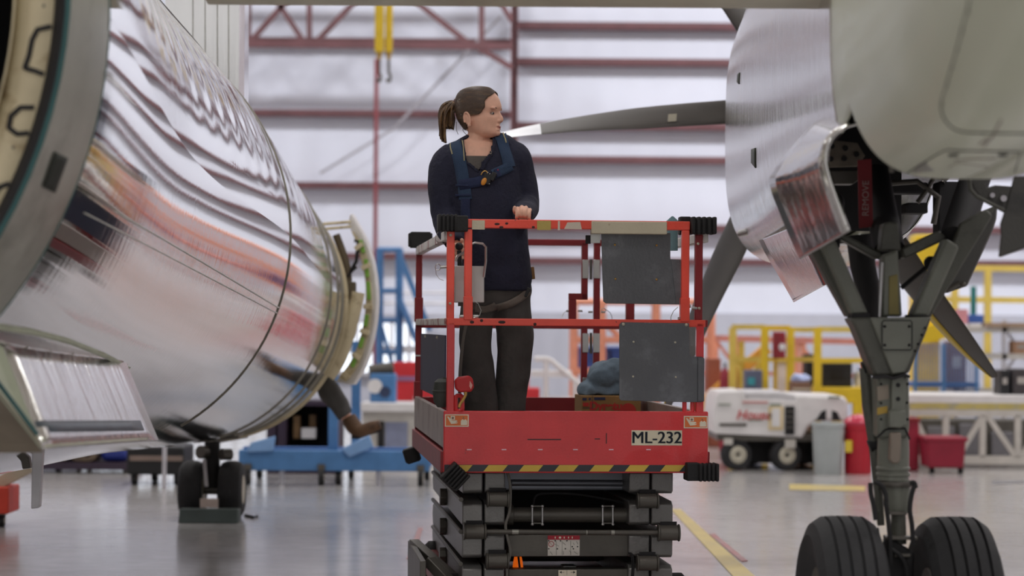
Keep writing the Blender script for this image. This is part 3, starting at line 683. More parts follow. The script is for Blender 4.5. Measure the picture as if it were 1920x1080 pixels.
def body(y0, y1, ny, dr=0.0, n=128, thick=True):
    mb = MB(); mb.uv = []; rings = []
    for i in range(ny + 1):
        y = y0 + (y1 - y0) * i / ny; r = ring_at(y, dr, n); r.append(r[0].copy()); rings.append(r)
        mb.uv += [(y, sect(y)[3] * 2 * pi * k / n) for k in range(n + 1)]
    mb.loft(rings, caps=False, closed=False); return mb
band = body(7.1, 7.5, 4, .006); band.build('door_surround', m_band, al, smooth=60)
skin = body(7.5, 18.0, 90); fus = skin.build('fuselage_skin', m_skin, al, smooth=60)
SK = skin.bvh(); BD = band.bvh()
def hoop(y, dr, r, n=96, a0=-pi, a1=pi): return MB().tube([V((sect(y)[0] + (sect(y)[3] + dr) * cos(a0 + (a1 - a0) * k / n), y, sect(y)[2] + (sect(y)[3] + dr) * sin(a0 + (a1 - a0) * k / n))) for k in range(n + 1)], r, 8)
hoop(7.1, .004, .008).build('sealant_edge', m_teal, al); hoop(7.5, .004, .005).build('sealant_edge', m_teal, al)
def annulus(y, r0, r1, y2=None, r2=None, n=128):
    x, yy, z, R_ = sect(y); a = [V((x + (R_ - r0) * cos(2 * pi * k / n), y, z + (R_ - r0) * sin(2 * pi * k / n))) for k in range(n)]
    b = [V((x + (R_ - r1) * cos(2 * pi * k / n), y2 or y, z + (R_ - r1) * sin(2 * pi * k / n))) for k in range(n)]
    return MB().loft([a, b], caps=False)
annulus(7.1, 0, .042, 7.15).build('door_seal', m_dark2, al, solid=.01)
cr = annulus(7.15, .036, .18, 7.19); frm = cr.build('frame_ring', m_cream, al, solid=.008)
CB = cr.bvh()
annulus(7.16, .175, .2, 7.26).build('frame_flange', m_cream, al, solid=.006)
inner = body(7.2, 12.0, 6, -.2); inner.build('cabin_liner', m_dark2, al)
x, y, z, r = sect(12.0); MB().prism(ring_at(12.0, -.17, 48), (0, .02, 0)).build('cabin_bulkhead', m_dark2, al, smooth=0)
for pts in ([(98, 50), (72, 56), (62, 75), (56, 105), (48, 128), (66, 133), (84, 140)], [(66, 202), (40, 202), (22, 218), (18, 240), (34, 252), (56, 250)], [(20, 345), (4, 350), (-12, 366)]):
    w = strip(CB, pts, 9, .006, 5); 
    if w.f: w.build('frame_cutout', m_dark2, frm, solid=.004)
bt = MB()
for p in ((60, 133), (83, 11), (26, 277)):
    h = CB.ray_cast(CAM, ray(*p).normalized())
    if h[0]: bt.ball(h[0], .007, 8, 6)
if bt.v: bt.build('frame_rivet', m_dark, frm)
w = patch(BD, [(101, 284), (125, 296), (101, 361), (78, 350)], 4, 6, .004); w.build('latch_recess', mat('recess_dark', rgb(36, 40, 34), .6), al, solid=.003)
# panel seams
hoop(13.7, .001, .006, 128, -pi * .33, pi * .45).build('skin_seam', m_seam, fus)
for y_, rr in ((16.6, .007), (17.2, .008)): hoop(y_, .001, rr, 128, -pi * .4, pi * .45).build('skin_seam', m_skin if rr < .005 else m_seam, fus)
for pts in ([(160, 400), (330, 488), (519, 587)], [(215, 396), (380, 492), (524, 578)]):
    w = strip(SK, pts, 2.2, .004, 30, 1)
    if w.f: w.build('rub_strip', mat('strip_light', rgb(232, 229, 222), .4), fus, solid=.004)
def silh(y):
    x, yy, z, r = sect(y); best = None
    for k in range(200):
        t = R(5 + .45 * k); nrm = V((cos(t), 0, sin(t))); p = V((x, y, z)) + nrm * r
        if nrm.dot(p - CAM) > 0: return V((x, y, z)) + nrm * (r + .006)
    return p
MB().tube([silh(8.4 + .33 * i) for i in range(20)], .009, 8).build('dorsal_seal', m_dark, fus)
# nose end: rims, frames and the open curved door
hoop(17.6, .002, .010).build('nose_frame', m_seam, al); hoop(18.0, .0, .016).build('nose_frame', m_cream, al)
annulus(18.0, .0, .16).build('nose_bulkhead', m_cream, al, solid=.02)
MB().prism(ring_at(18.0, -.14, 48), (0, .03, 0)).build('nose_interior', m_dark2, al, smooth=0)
DD = 18.15
outer = spline([(657, 400), (684, 448), (700, 500), (706, 560), (700, 622), (684, 682), (662, 722)], 5)
inn = spline([(628, 716), (652, 688), (674, 640), (685, 580), (684, 520), (671, 462), (652, 420)], 5)
door = MB().prism([P(a, b, DD) for a, b in outer] + [P(a, b, DD + .05) for a, b in inn], (.02, .10, 0)).build('nose_door', m_white, al, bevel=.006)
mid_ = spline([(634, 708), (658, 676), (676, 630), (685, 575), (684, 520), (670, 462), (658, 432)], 5)
mid2 = spline([(664, 436), (684, 470), (694, 520), (697, 575), (690, 628), (672, 684), (648, 716)], 5)
MB().prism([P(a, b, DD - .03) for a, b in mid_] + [P(a, b, DD - .03) for a, b in mid2], (0, .05, 0)).build('door_frame', m_cream, door, bevel=.004)
for i, (a, b, c, d) in enumerate(((686, 486, 689, 520), (690, 528, 692, 562), (688, 590, 685, 612), (680, 632, 675, 652), (668, 668, 660, 688), (676, 450, 682, 474))):
    MB().beam(P(a, b, DD - .05), P(c, d, DD - .05), .028, .03).build('green_stringer', m_green, door, bevel=.003)
for a, b in ((673, 462), (686, 500), (690, 575), (684, 622), (668, 668), (648, 704)): MB().obox(P(a, b, DD - .06), (.035, .02, .018), Matrix.Rotation(R((b - 570) * .35), 3, 'Y')).build('door_rib', m_cream, door, bevel=.003)
MB().tube(spline([tuple(P(*p, DD - .12)) for p in ((672, 548), (664, 585), (652, 630), (636, 674), (616, 706))], 5), .05, 12).build('cream_duct', m_cream, al)
MB().tube(spline([tuple(P(*p, DD - .02)) for p in ((630, 440), (650, 500), (652, 560), (640, 630), (612, 700))], 5), .03, 10).build('dark_duct', mat('olive_duct', rgb(96, 84, 64), .6), al)
b_ = P(655, 550, DD); MB().box(b_.x - .055, b_.x + .05, b_.y - .1, b_.y + .05, b_.z - .085, b_.z + .085).build('actuator_box', mat('olive_duct', rgb(96, 84, 64), .6), al, bevel=.008)
MB().cyl(P(607, 420, 17.9), P(656, 416, DD), .012, n=8).cyl(P(612, 429, 17.9), P(656, 425, DD), .012, n=8).build('hinge_arm', m_cream, al)
MB().tube([P(*p, DD - .04) for p in ((664, 452), (672, 452), (668, 490), (652, 520), (668, 500))], .014, 8).build('door_latch', m_dark2, door)
# fin behind
fz0 = P(400, 250, 15.2).z
fn = MB(); fn.uv = []
xs = [P(318, 100, 15.2).x, P(455, 100, 15.2).x, P(463, 100, 15.2).x]
prof = [(xs[0], 15.0), (xs[1], 15.0), (xs[2], 15.06), (xs[2], 15.3), (xs[0], 15.3)]
rings = []
for i in range(9):
    zz = fz0 + i * .35; rings.append([V((a, b, zz)) for a, b in prof]); fn.uv += [(a + b, zz) for a, b in prof]
fn.loft(rings); fn.build('fin', skin_metal('polished_fin', (.78, .77, .77, 1), .18, 14, .8, .004), al, smooth=20, bevel=0)
fr = MB()
for x in (361, 384, 407, 428): fr.beam(P(x, -60, 14.985), P(x, 170, 14.985), .0022, .003)
fr.build('fin_seam', m_seam, al, smooth=0)
# hinged panel under the belly
def sd(px, py, d=.0):
    h = SK.ray_cast(CAM, ray(px, py).normalized()); return (h[0].y if h[0] else 8.0) - d
da, db = sd(5, 650, .03), sd(235, 682, .03)
A, B_, C_, D_ = P(5, 650, da), P(235, 682, db), P(295, 826, db - .2), P(80, 841, da - .2)
fp = MB(); fp.uv = []; rows = []
for i in range(13):
    t = i / 12; row = []
    for j in range(9):
        s_ = j / 8; p = (A * (1 - t) + B_ * t) * (1 - s_) + (D_ * (1 - t) + C_ * t) * s_; row.append(p); fp.uv.append((t * 1.6, s_ * .5 + t * .35))
    rows.append(row)
fp.loft(rows, caps=False, closed=False); flap = fp.build('belly_panel', m_skin2, al, solid=.012, recalc=True)
FB = fp.bvh()
patch(FB, [(61, 791), (282, 790), (289, 808), (68, 812)], 10, 2, .008).build('grey_stripe', mat('stripe_slate', rgb(96, 106, 116), .4), flap, solid=.002)
patch(FB, [(81, 836), (294, 821), (295, 825), (80, 841)], 10, 1, .008).build('panel_edge', mat('edge_cream', rgb(206, 204, 184), .5), flap, solid=.004)
L0, L1, L2_ = P(-90, 600, da - .02), P(-90, 700, da - .25), P(0, 752, da - .22)
sidep = MB().prism([A, D_, P(0, 742, da - .21), P(-80, 640, da - .1)], V((-.01, .012, 0))); sidep.build('panel_side', mat('pale_green_primer', rgb(196, 202, 178), .45), flap, smooth=0)
MB().tube([P(-60, 640, da - .2), P(0, 722, da - .22), P(70, 815, da - .22)], .0075, 6).build('sealant_edge', m_teal, flap)
MB().prism([P(-80, 660, da - .1), P(0, 744, da - .2), D_, P(80, 848, da + .1), P(-80, 850, da + .2)], (0, .01, .01)).build('panel_underside', mat('underside_beige', rgb(150, 138, 122), .5), flap, smooth=0)
tt = MB()
for x, y in ((12, 647), (53, 652), (98, 659), (140, 664), (172, 669), (202, 674), (230, 681), (236, 690)):
    d = sd(x, y, .02); tt.prism([P(x - 9, y, d), P(x - 2, y + 1, d), P(x + 5, y - 14, d)], (0, -.012, 0))
tt.build('hinge_tab', m_seam, flap, smooth=0)
w = strip(SK, [(-20, 610), (60, 622), (130, 640), (200, 668), (240, 690)], 8, .006, 12, 1)
if w.f: w.build('hinge_fairing', mat('pale_green_primer', (0, 0, 0, 1)), flap, solid=.005)
# drain mast
MB().prism([P(a, b, 10.4) for a, b in ((60, 842), (80, 842), (74, 950), (70, 953), (58, 954))], (0, .05, 0)).build('drain_mast', m_alu, al, bevel=.004)
MB().prism([P(a, b, 10.5) for a, b in ((34, 842), (52, 842), (57, 878), (42, 880))], (0, .05, 0)).build('mast_bracket', m_dark, al, bevel=.004)
# nose gear
NG = 18.6
ng = MB().cyl(P(398, 800, NG), P(398, 915, NG), .06, n=16).build('nose_gear', m_dark2, al)
NX = P(398, 900, NG).x
for px in (361, 435):
    xx = P(px, 900, NG).x
    t_ = MB().lathe([(.10, -.085), (.17, -.095), (.205, -.075), (.22, -.04), (.222, 0), (.22, .04), (.205, .075), (.17, .095), (.10, .085)], V((xx, NG, .222)), (1, 0, 0), 40).build('nose_wheel', m_tyre, ng)
    MB().cyl(V((xx - .09, NG, .222)), V((xx + .09, NG, .222)), .11, n=20).build('wheel_rim', m_hub, ng)
MB().cyl(V((NX - .2, NG, .222)), V((NX + .2, NG, .222)), .04).build('axle', m_dark, ng)
MB().cyl(P(375, 848, NG - .1), P(385, 848, NG - .05), .05).cyl(P(415, 852, NG - .1), P(432, 852, NG - .05), .045).build('steering_actuator', m_dark, ng)
MB().beam(P(383, 862, NG - .12), P(387, 912, NG - .24), .028, .01).build('gear_strap', m_alu, ng)
MB().box(P(382, 0, NG - .27).x, P(416, 0, NG - .27).x, NG - .28, NG - .27, P(0, 949, NG - .27).z, P(0, 932, NG - .27).z).build('placard', mat('placard_white', rgb(236, 216, 204), .5), ng, smooth=0)
MB().beam(P(398, 826, NG), P(460, 815, NG + .6), .05).build('drag_brace', m_dark, ng)
nb = MB().prism([P(a, b, 17.2) for a, b in ((320, 806), (345, 786), (392, 784), (440, 800), (450, 822), (360, 832))], (0, .5, .02)); nb.build('gear_bay_fairing', m_dark, al, bevel=.02)
MB().prism([P(a, b, 17.15) for a, b in ((318, 808), (345, 802), (352, 810), (326, 816))], (0, .02, 0)).build('bay_latch', m_alu, al, smooth=0)
ck = MB().prism([V((P(344, 0, 18.2).x, 18.1, 0)), V((P(344, 0, 18.2).x, 18.36, 0)), V((P(344, 0, 18.2).x, 18.33, .1)), V((P(344, 0, 18.2).x, 18.17, .105))], (P(455, 0, 18.2).x - P(344, 0, 18.2).x, 0, 0))
tag(ck.build('wheel_chock', mat('chock_green', rgb(66, 76, 74), .7), None, bevel=.01), 'long dark green wheel chock on the floor against the twin nose wheels', 'wheel chock')
tag(MB().tube([fl(460, 966, .01), fl(475, 970, .01), fl(482, 968, .01)], .012, 8).build('chock_rope', m_dark2), 'short dark rope end on the floor beside the nose wheel chock', 'rope')
# ================================================================ airliner on the right (nacelle, propeller, landing gear, wing)
ar_ = empty('airliner', (1.45, 9.07, 0), 'turboprop airliner engine nacelle with six blade propeller and main landing gear, right of the lift', 'airplane')
m_nac = mat('nacelle_paint', rgb(216, 220, 198), .42, 0, .03, 1.2, coat=.12); m_nac.node_tree.nodes['Principled BSDF'].inputs['Coat Roughness'].default_value = .12
m_cowl = skin_metal('polished_cowl', (.82, .81, .79, 1), .17, 2.0, 22.0, .006)
m_cowl.node_tree.nodes['Mapping'].inputs['Scale'].default_value = (30, .8, 1)
m_pdoor = skin_metal('polished_door', (.80, .79, .77, 1), .13, 16, 3.0, .002)
NK = [  # D, axis x, half width, z bottom, z top
    (4.6, 1.27, .34, 2.34, 3.5), (5.0, 1.288, .37, 2.20, 3.6), (5.6, 1.322, .405, 2.09, 3.7), (6.3, 1.362, .415, 2.0, 3.75), (7.0, 1.402, .42, 1.985, 3.75), (7.8, 1.448, .408, 1.985, 3.7),
    (8.5, 1.418, .30, 1.98, 3.6), (9.6, 1.48, .33, 1.95, 3.58), (11.0, 1.56, .40, 1.9, 3.5), (12.5, 1.645, .46, 1.84, 3.45), (14.0, 1.73, .50, 1.86, 3.38), (14.6, 1.765, .46, 2.0, 3.3), (14.95, 1.785, .30, 2.4, 3.2)]
def nsec(D):
    for i, (a, b) in enumerate(zip(NK, NK[1:])):
        if D <= b[0] + 1e-6:
            return spline([NK[max(i - 1, 0)], a, b, NK[min(i + 2, len(NK) - 1)]], 24)[24 + int(round(24 * (D - a[0]) / (b[0] - a[0])))]
    return NK[-1]
def nring(D, n=96, e=3.4, sh=0.0):
    _, x, w, zb_, zt_ = nsec(D); w -= sh; h = (zt_ - zb_) / 2 - sh; c = (zt_ + zb_) / 2; out = []
    for k in range(n + 1):
        t = -pi / 2 + 2 * pi * k / n; a, b = cos(t), sin(t)
        out.append(V((x + w * math.copysign(abs(a) ** (2 / e), a), D, c + h * math.copysign(abs(b) ** (2 / e), b))))
    return out
def nbody(D0, D1, ny, cut=None, sh=0.0):
    mb = MB(); mb.uv = []; rings = []
    for i in range(ny + 1):
        D = D0 + (D1 - D0) * i / ny; r = nring(D, sh=sh); rings.append(r); L_ = 0
        for k, p in enumerate(r):
            if k: L_ += (p - r[k - 1]).length
            mb.uv.append((D, L_))
    mb.loft(rings, caps=False, closed=False)
    if cut: mb.f = [f for f in mb.f if not cut(sum((mb.v[i] for i in f), V()) / len(f))]
    return mb
def zcut(p):      # the open wheel bay
    if not 7.8 < p.y < 11.2: return False
    return p.z < (2.2 - .22 * min(1, max(0, (p.y - 9.8) / .8)) if p.x < nsec(p.y)[1] else 2.12)
nac = nbody(4.6, 8.52, 64, zcut); npart = nac.build('nacelle', m_nac, ar_, smooth=50, solid=.008)
NB = nac.bvh()
cow = nbody(8.52, 14.95, 90, zcut); cpart = cow.build('engine_cowl', m_cowl, ar_, smooth=50, solid=.008); CW = cow.bvh()
MB().loft([nring(4.62)[:-1], [p * .5 + V((nsec(4.6)[1], 4.35, 2.9)) * .5 for p in nring(4.6)[:-1]]]).build('tail_fairing', m_nac, npart)
liner = nbody(7.86, 11.4, 20, lambda p: p.z < 2.2, .03); liner.build('wheel_bay_shade_liner', m_dark2, ar_, smooth=50)  # added liner and roof; near-black colour stands in for bay shade
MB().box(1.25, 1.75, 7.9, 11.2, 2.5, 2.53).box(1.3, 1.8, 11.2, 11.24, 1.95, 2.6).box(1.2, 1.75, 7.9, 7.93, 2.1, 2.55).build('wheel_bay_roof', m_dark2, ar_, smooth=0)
nring_e = [p for p in nring(7.8) if p.z < 2.2]
# seams, screws and panels on the nacelle
def seam(bv, pts, w, par, m=m_dark2, name='panel_seam'):
    s_ = strip(bv, spline(pts, 6), w, .0055, 2, 1)
    if s_.f: s_.build(name, m, par, solid=.002)
seam(NB, [(1822, -5), (1800, 78), (1776, 160), (1767, 188), (1770, 214), (1784, 234), (1808, 244), (1860, 246), (1925, 247)], 1.0, npart)
seam(NB, [(1701, 322), (1768, 281), (1800, 279), (1912, 281)], 1.0, npart); seam(NB, [(1914, 281), (1902, 321)], 1.0, npart)
bt = MB()
for p in ((1819, 20), (1808, 55), (1797, 90), (1787, 125), (1777, 158), (1770, 192), (1775, 224), (1845, 245), (1875, 246), (1849, 311)):
    h = NB.ray_cast(CAM, ray(*p).normalized())
    if h[0]: bt.ball(h[0] + h[1] * 0, .0065, 8, 6)
if bt.v: bt.build('panel_screw', m_dark, npart)
for q in ([(1779, 286), (1798, 285), (1796, 289), (1780, 290)], [(1872, 286), (1890, 285), (1888, 289), (1873, 290)]): 
    w = patch(NB, q, 3, 2, .0055)
    if w.f: w.build('latch_slot', m_dark2, npart, solid=.002)
m_stain = mat('oil_stain', rgb(150, 138, 120), .4, 0, .2, 20)
for pts, w_ in (([(1845, 273), (1852, 262), (1862, 252), (1872, 232), (1878, 222)], 4), ([(1835, 268), (1848, 260), (1850, 255)], 3), ([(1790, 298), (1830, 295), (1868, 294)], 2), ([(1778, 312), (1800, 303), (1855, 311)], 1.2)):
    s_ = strip(NB, spline(pts, 4), w_, .0048, 2, 1)
    if s_.f: s_.build('oil_stain', m_stain, npart, solid=.001)
s_ = patch(NB, [(1722, 306), (1735, 300), (1752, 318), (1712, 322)], 4, 3, .0048)
if s_.f: s_.build('oil_stain', mat('stain_grey', rgb(140, 140, 130), .35), npart, solid=.001)
MB().cyl(P(1672, 314, 7.8), P(1672, 323, 7.8), .008, n=8).ball(P(1672, 313, 7.8), .01, 8, 6).cyl(P(1807, 312, 7.75), P(1807, 324, 7.75), .007, n=8).build('door_latch', m_dark, npart)
# cowl details
for q in ([(1411, 280), (1419, 277), (1419, 315), (1411, 305)], [(1385, 140), (1389, 136), (1388, 158), (1384, 154)]):
    w = patch(CW, q, 3, 4, .006)
    if w.f: w.build('cowl_vent', mat('vent_green', rgb(60, 66, 54), .5), cpart, solid=.004)
MB().cyl(P(1388, 438, 13.2), P(1428, 428, 13.0), .02, n=12).build('drain_pipe', m_steel, cpart)
MB().lathe([(.0, -.12), (.16, -.1), (.27, 0), (.27, .25)], V((1.79, 15.1, 2.845)), (0, -1, 0), 32).build('spinner', m_nac, ar_)
# propeller
m_blade = mat('blade_grey', rgb(62, 57, 53), .5, 0, .1, 6); m_tipy = mat('blade_tip_yellow', rgb(214, 184, 70), .45); m_tipw = mat('blade_tip_sheen', rgb(226, 228, 236), .35)
HUB = P(1500, 205, 15.06)
def blade(ang, tipm, rt=1.72):
    a = R(ang); rad = V((cos(a), 0, sin(a))); tan = V((-sin(a), 0, cos(a))); ax = V((0, 1, 0)); n = 20
    def rings(r0, r1, k, grow=0.0):
        out = []
        for i in range(k + 1):
            r = r0 + (r1 - r0) * i / k; t = r / 2.06
            c = (.16 + .27 * min(1, t * 2.0)) * (1 if t < .75 else max(.12, sqrt(max(0, 1 - ((t - .75) / .26) ** 2)))); be = -R(58 + 25 * t); th = .14 * (1 - t) ** 1.5 + .022
            sw = .09 * t ** 4; cd_ = tan * cos(be) + ax * sin(be); nd = tan * -sin(be) + ax * cos(be)
            o = HUB + rad * r + tan * sw; ring = []
            for q in range(n):
                u = 2 * pi * q / n; ring.append(o + cd_ * ((c / 2 + grow) * cos(u)) + nd * ((th / 2 + grow) * sin(u) * (1 - .35 * cos(u))))
            out.append(ring)
        return out
    b = MB().loft(rings(.25, rt, 18)).build('propeller_blade', m_blade, ar_)
    if tipm is m_tipw: MB().loft(rings(rt, 2.06, 8)).build('blade_tip', tipm, b)
    else:
        MB().loft(rings(rt, 2.06, 8)).build('blade_end', m_blade, b)
        MB().loft([r[6:15] for r in rings(1.5, 2.05, 14, .0025)], caps=False, closed=False).build('blade_tip', tipm, b, solid=.002)
    return b
bl0 = blade(183.6, m_tipw, 1.62)  # left tip coloured pale to stand for light reflected off it
for a in (244, 304, 4, 64, 124): blade(a, m_tipy, 1.84)
MB().prism([P(a, b, 14.9) for a, b in ((1253, 214), (1269, 213), (1268, 227), (1252, 228))], (0, .004, 0)).build('blade_decal', m_hub, bl0, smooth=0)
# wing / flap overhead
wg = MB().prism([V((-1.15, 8.6, 2.735)), V((-1.15, 9.05, 2.69)), V((-1.15, 9.05, 2.98)), V((-1.15, 8.55, 2.80))], (2.38, 0, 0))
wg.build('wing_flap', mat('flap_beige', rgb(212, 206, 186), .4), ar_, bevel=.01)
# ---- main landing gear, around x = 1.45, y = 9.07
GD = 9.07
lg = MB()
def gp(pts, D=GD): return [P(a, b, D) for a, b in pts]
gear = MB().prism(gp([(1644, 704), (1705, 704), (1706, 800), (1703, 822), (1646, 822)], GD - .06), (0, .14, 0)).build('landing_gear', m_olive, ar_, bevel=.012)
def gpart(name, mb, m=m_olive, bevel=.006, **k): return mb.build(name, m, gear, bevel=bevel, **k)
gpart('yoke_fitting', MB().prism(gp([(1592, 596), (1748, 594), (1738, 622), (1705, 700), (1675, 706), (1640, 706), (1602, 612)], GD - .08), (0, .17, 0)), m_olive2, .012)
gpart('yoke_face', MB().prism(gp([(1632, 596), (1744, 595), (1696, 699), (1673, 702)], GD - .1), (0, .04, 0)), m_olive, .006)
ap = gpart('access_panel', MB().prism(gp([(1657, 601), (1707, 601), (1710, 604), (1710, 653), (1707, 656), (1657, 656), (1654, 653), (1654, 604)], GD - .104), (0, .01, 0)), m_olive, .002)
pts_ = [(1657, 601), (1707, 601), (1710, 604), (1710, 653), (1707, 656), (1657, 656), (1654, 653), (1654, 604), (1657, 601)]
gpart('panel_seam', MB().tube([P(x, y, GD - .1045) for x, y in pts_], .0022, 6), m_dark2, 0)
gpart('column_joint', MB().prism(gp([(1639, 705), (1660, 702), (1675, 707), (1697, 700), (1707, 704), (1706, 709), (1696, 706), (1676, 712), (1660, 708), (1640, 711)], GD - .112), (0, .05, 0)), m_dark2, 0, smooth=0)
gpart('column_edge', MB().tube([P(x, y, GD - .066) for x, y in ((1645, 820), (1660, 806), (1668, 804))], .004, 6).tube([P(x, y, GD - .066) for x, y in ((1668, 804), (1697, 803), (1706, 824))], .004, 6), m_dark2, 0)
sc_ = MB(); [sc_.ball(P(x, y, GD - .105), .006, 8, 6) for x, y in ((1659, 612), (1705, 612), (1659, 647), (1705, 647), (1735, 615), (1729, 628), (1722, 645), (1716, 658))]; gpart('panel_screw', sc_, m_dark2, 0)
gpart('side_strut', MB().prism(gp([(1520, 470), (1543, 455), (1600, 590), (1590, 596)], GD + .02), (0, .1, 0)), m_olive2, .01)
gpart('side_strut', MB().prism(gp([(1540, 460), (1566, 448), (1629, 589), (1598, 592)], GD - .05), (0, .12, 0)), m_olive, .012)
gpart('side_strut', MB().prism(gp([(1774, 446), (1800, 462), (1741, 594), (1709, 593)], GD - .05), (0, .12, 0)), m_olive, .012)
gpart('side_strut', MB().prism(gp([(1800, 420), (1850, 392), (1862, 404), (1742, 600), (1738, 592)], GD + .05), (0, .1, 0)), m_olive2, .01)
for q in ([(1596, 588), (1630, 586), (1632, 596), (1600, 602)], [(1708, 590), (1742, 592), (1744, 600), (1706, 598)]): gpart('strut_collar', MB().prism(gp(q, GD - .065), (0, .14, 0)), m_dark2, .004)
gpart('centre_strut', MB().prism(gp([(1655, 478), (1684, 468), (1692, 594), (1653, 594)], GD), (0, .1, 0)), m_olive, .01)
gpart('strut_patch', MB().prism(gp([(1667, 518), (1683, 514), (1686, 590), (1666, 590)], GD - .004), (0, .01, 0)), mat('olive_yellow', rgb(128, 116, 62), .5), .002)
gpart('cross_brace', MB().prism(gp([(1562, 440), (1580, 438), (1655, 474), (1652, 486), (1640, 484)], GD + .1), (0, .08, 0)), m_olive2, .008)
gpart('cross_brace', MB().prism(gp([(1690, 466), (1762, 432), (1776, 444), (1768, 452), (1696, 486)], GD + .1), (0, .08, 0)), m_olive2, .008)
gpart('upper_lug', MB().prism(gp([(1650, 470), (1656, 420), (1666, 416), (1684, 418), (1690, 470)], GD + .05), (0, .1, 0)), m_olive2, .006)
gpart('upper_leg', MB().cyl(P(1640, 330, GD + .5), P(1668, 470, GD + .15), .06).cyl(P(1560, 380, GD + .5), P(1550, 460, GD + .1), .05).cyl(P(1830, 330, GD + .5), P(1790, 450, GD + .1), .06), m_dark2, 0)
gpart('drag_strut', MB().tube([P(*p, GD + .45) for p in ((1612, 440), (1618, 500), (1632, 560), (1642, 620))], [.055, .05, .045, .06], 14), m_dark2, 0)
gpart('bright_rod', MB().cyl(P(1654, 492, GD - .03), P(1649, 594, GD - .03), .006, n=8), m_steel, 0)
gpart('retract_rod', MB().cyl(P(1690, 540, GD + .2), P(1742, 497, GD + .2), .009, n=8).ball(P(1746, 494, GD + .2), .03, 10, 8), m_dark2, 0)
# column details
gpart('column_face', MB().prism(gp([(1672, 706), (1698, 706), (1698, 800), (1666, 800), (1666, 772), (1672, 766)], GD - .085), (0, .04, 0)), m_olive, .004)
ho = MB(); [ho.cyl(P(1684, y, GD - .088), P(1684, y, GD - .07), .0085, n=14) for y in (722, 748)]; gpart('bolt_hole', ho, m_dark2, 0)
ho = MB(); [ho.ball(P(x, y, GD - .063), .005, 8, 6) for x, y in ((1652, 756), (1652, 786), (1702, 720), (1701, 755), (1702, 786), (1652, 720))]; gpart('column_screw', ho, m_dark2, 0)
gpart('data_plate', MB().prism(gp([(1645, 725), (1666, 721), (1667, 748), (1646, 752)], GD - .064), (0, .006, 0)), mat('data_plate', rgb(142, 130, 116), .5), 0, smooth=0)
gpart('yellow_label', MB().prism(gp([(1645, 765), (1664, 761), (1664, 774), (1645, 778)], GD - .064), (0, .006, 0)), mat('label_amber', rgb(178, 146, 58), .5), 0, smooth=0)
gpart('torque_boss', MB().prism(gp([(1668, 770), (1698, 769), (1700, 796), (1690, 803), (1666, 802)], GD - .11), (0, .06, 0)), m_olive, .006)
gpart('torque_link', MB().prism(gp([(1670, 812), (1690, 811), (1689, 862), (1684, 870), (1674, 870), (1668, 862)], GD - .12), (0, .05, 0)), mat('link_brown', rgb(128, 116, 104), .45), .006)
def czx(x, y, D=GD): return P(x, y, D)
cyl0 = czx(1675, 815)
prof = [(.058, 0), (.06, .06), (.06, .118), (.064, .122), (.064, .13), (.058, .133), (.058, .14), (.064, .143), (.064, .152), (.059, .156), (.059, .17)]
gpart('shock_cylinder', MB().lathe(prof, cyl0, (0, 0, -1), 28), m_olive, 0)
gpart('clamp_band', MB().lathe([(.062, .0), (.064, .004), (.064, .016), (.062, .02)], czx(1679, 902), (0, 0, -1), 28), m_dark, 0)
gpart('lower_cylinder', MB().lathe([(.05, 0), (.05, .09), (.045, .12), (.03, .13)], czx(1682, 900), (0, 0, -1), 28), m_olive, 0)
gpart('piston', MB().cyl(czx(1684, 955), czx(1686, 1020), .028, n=20), m_olive2, 0)
gpart('side_tube', MB().tube([P(*p, GD + .1) for p in ((1622, 690), (1628, 760), (1640, 840), (1646, 910), (1652, 985))], [.022, .024, .022, .018, .014], 12), m_olive2, 0)
gpart('tube_clamp', MB().cyl(P(1618, 692, GD + .1), P(1630, 688, GD + .1), .028), m_dark2, 0); gpart('tube_clamp', MB().cyl(P(1630, 838, GD + .1), P(1645, 832, GD + .1), .027), m_dark2, 0)
for pts in (((1632, 905), (1633, 925), (1638, 948), (1642, 975)), ((1640, 903), (1652, 910), (1660, 925), (1662, 950), (1668, 1000), (1670, 1060)), ((1716, 908), (1710, 925), (1706, 955), (1710, 985), (1712, 1020)), ((1706, 906), (1714, 905), (1717, 915)), ((1672, 1030), (1690, 1045), (1700, 1070), (1700, 1110))):
    gpart('brake_hose', MB().tube(spline([tuple(P(*p, GD - .1)) for p in pts], 5), .009, 8), m_black, 0)
gpart('hose_bracket', MB().obox(P(1682, 962, GD - .06), (.035, .015, .006), I3).obox(P(1688, 1008, GD - .05), (.06, .03, .006), I3).obox(P(1690, 1040, GD - .05), (.03, .03, .006), I3), m_dark, .002)
AXZ = .385; AXX = P(1684, 1160, GD).x
gpart('fork', MB().prism([V((AXX - .045, GD - .06, AXZ - .07)), V((AXX + .045, GD - .06, AXZ - .07)), V((AXX + .05, GD - .06, AXZ + .28)), V((AXX - .05, GD - .06, AXZ + .34)), V((AXX - .06, GD - .06, AXZ + .1))], (0, .12, 0)), m_dark2, .01)
gpart('axle', MB().cyl(V((AXX - .3, GD, AXZ)), V((AXX + .3, GD, AXZ)), .045), m_dark, 0)
gpart('brake_unit', MB().cyl(V((AXX - .1, GD, AXZ)), V((AXX - .06, GD, AXZ)), .16, n=28).cyl(V((AXX + .06, GD, AXZ)), V((AXX + .1, GD, AXZ)), .16, n=28), m_dark2, .004)
gpart('brake_line_fitting', MB().cyl(P(1640, 1008, GD - .06), P(1646, 1008, GD - .06), .02).cyl(P(1642, 990, GD - .05), P(1648, 1030, GD - .05), .012), m_dark, 0)
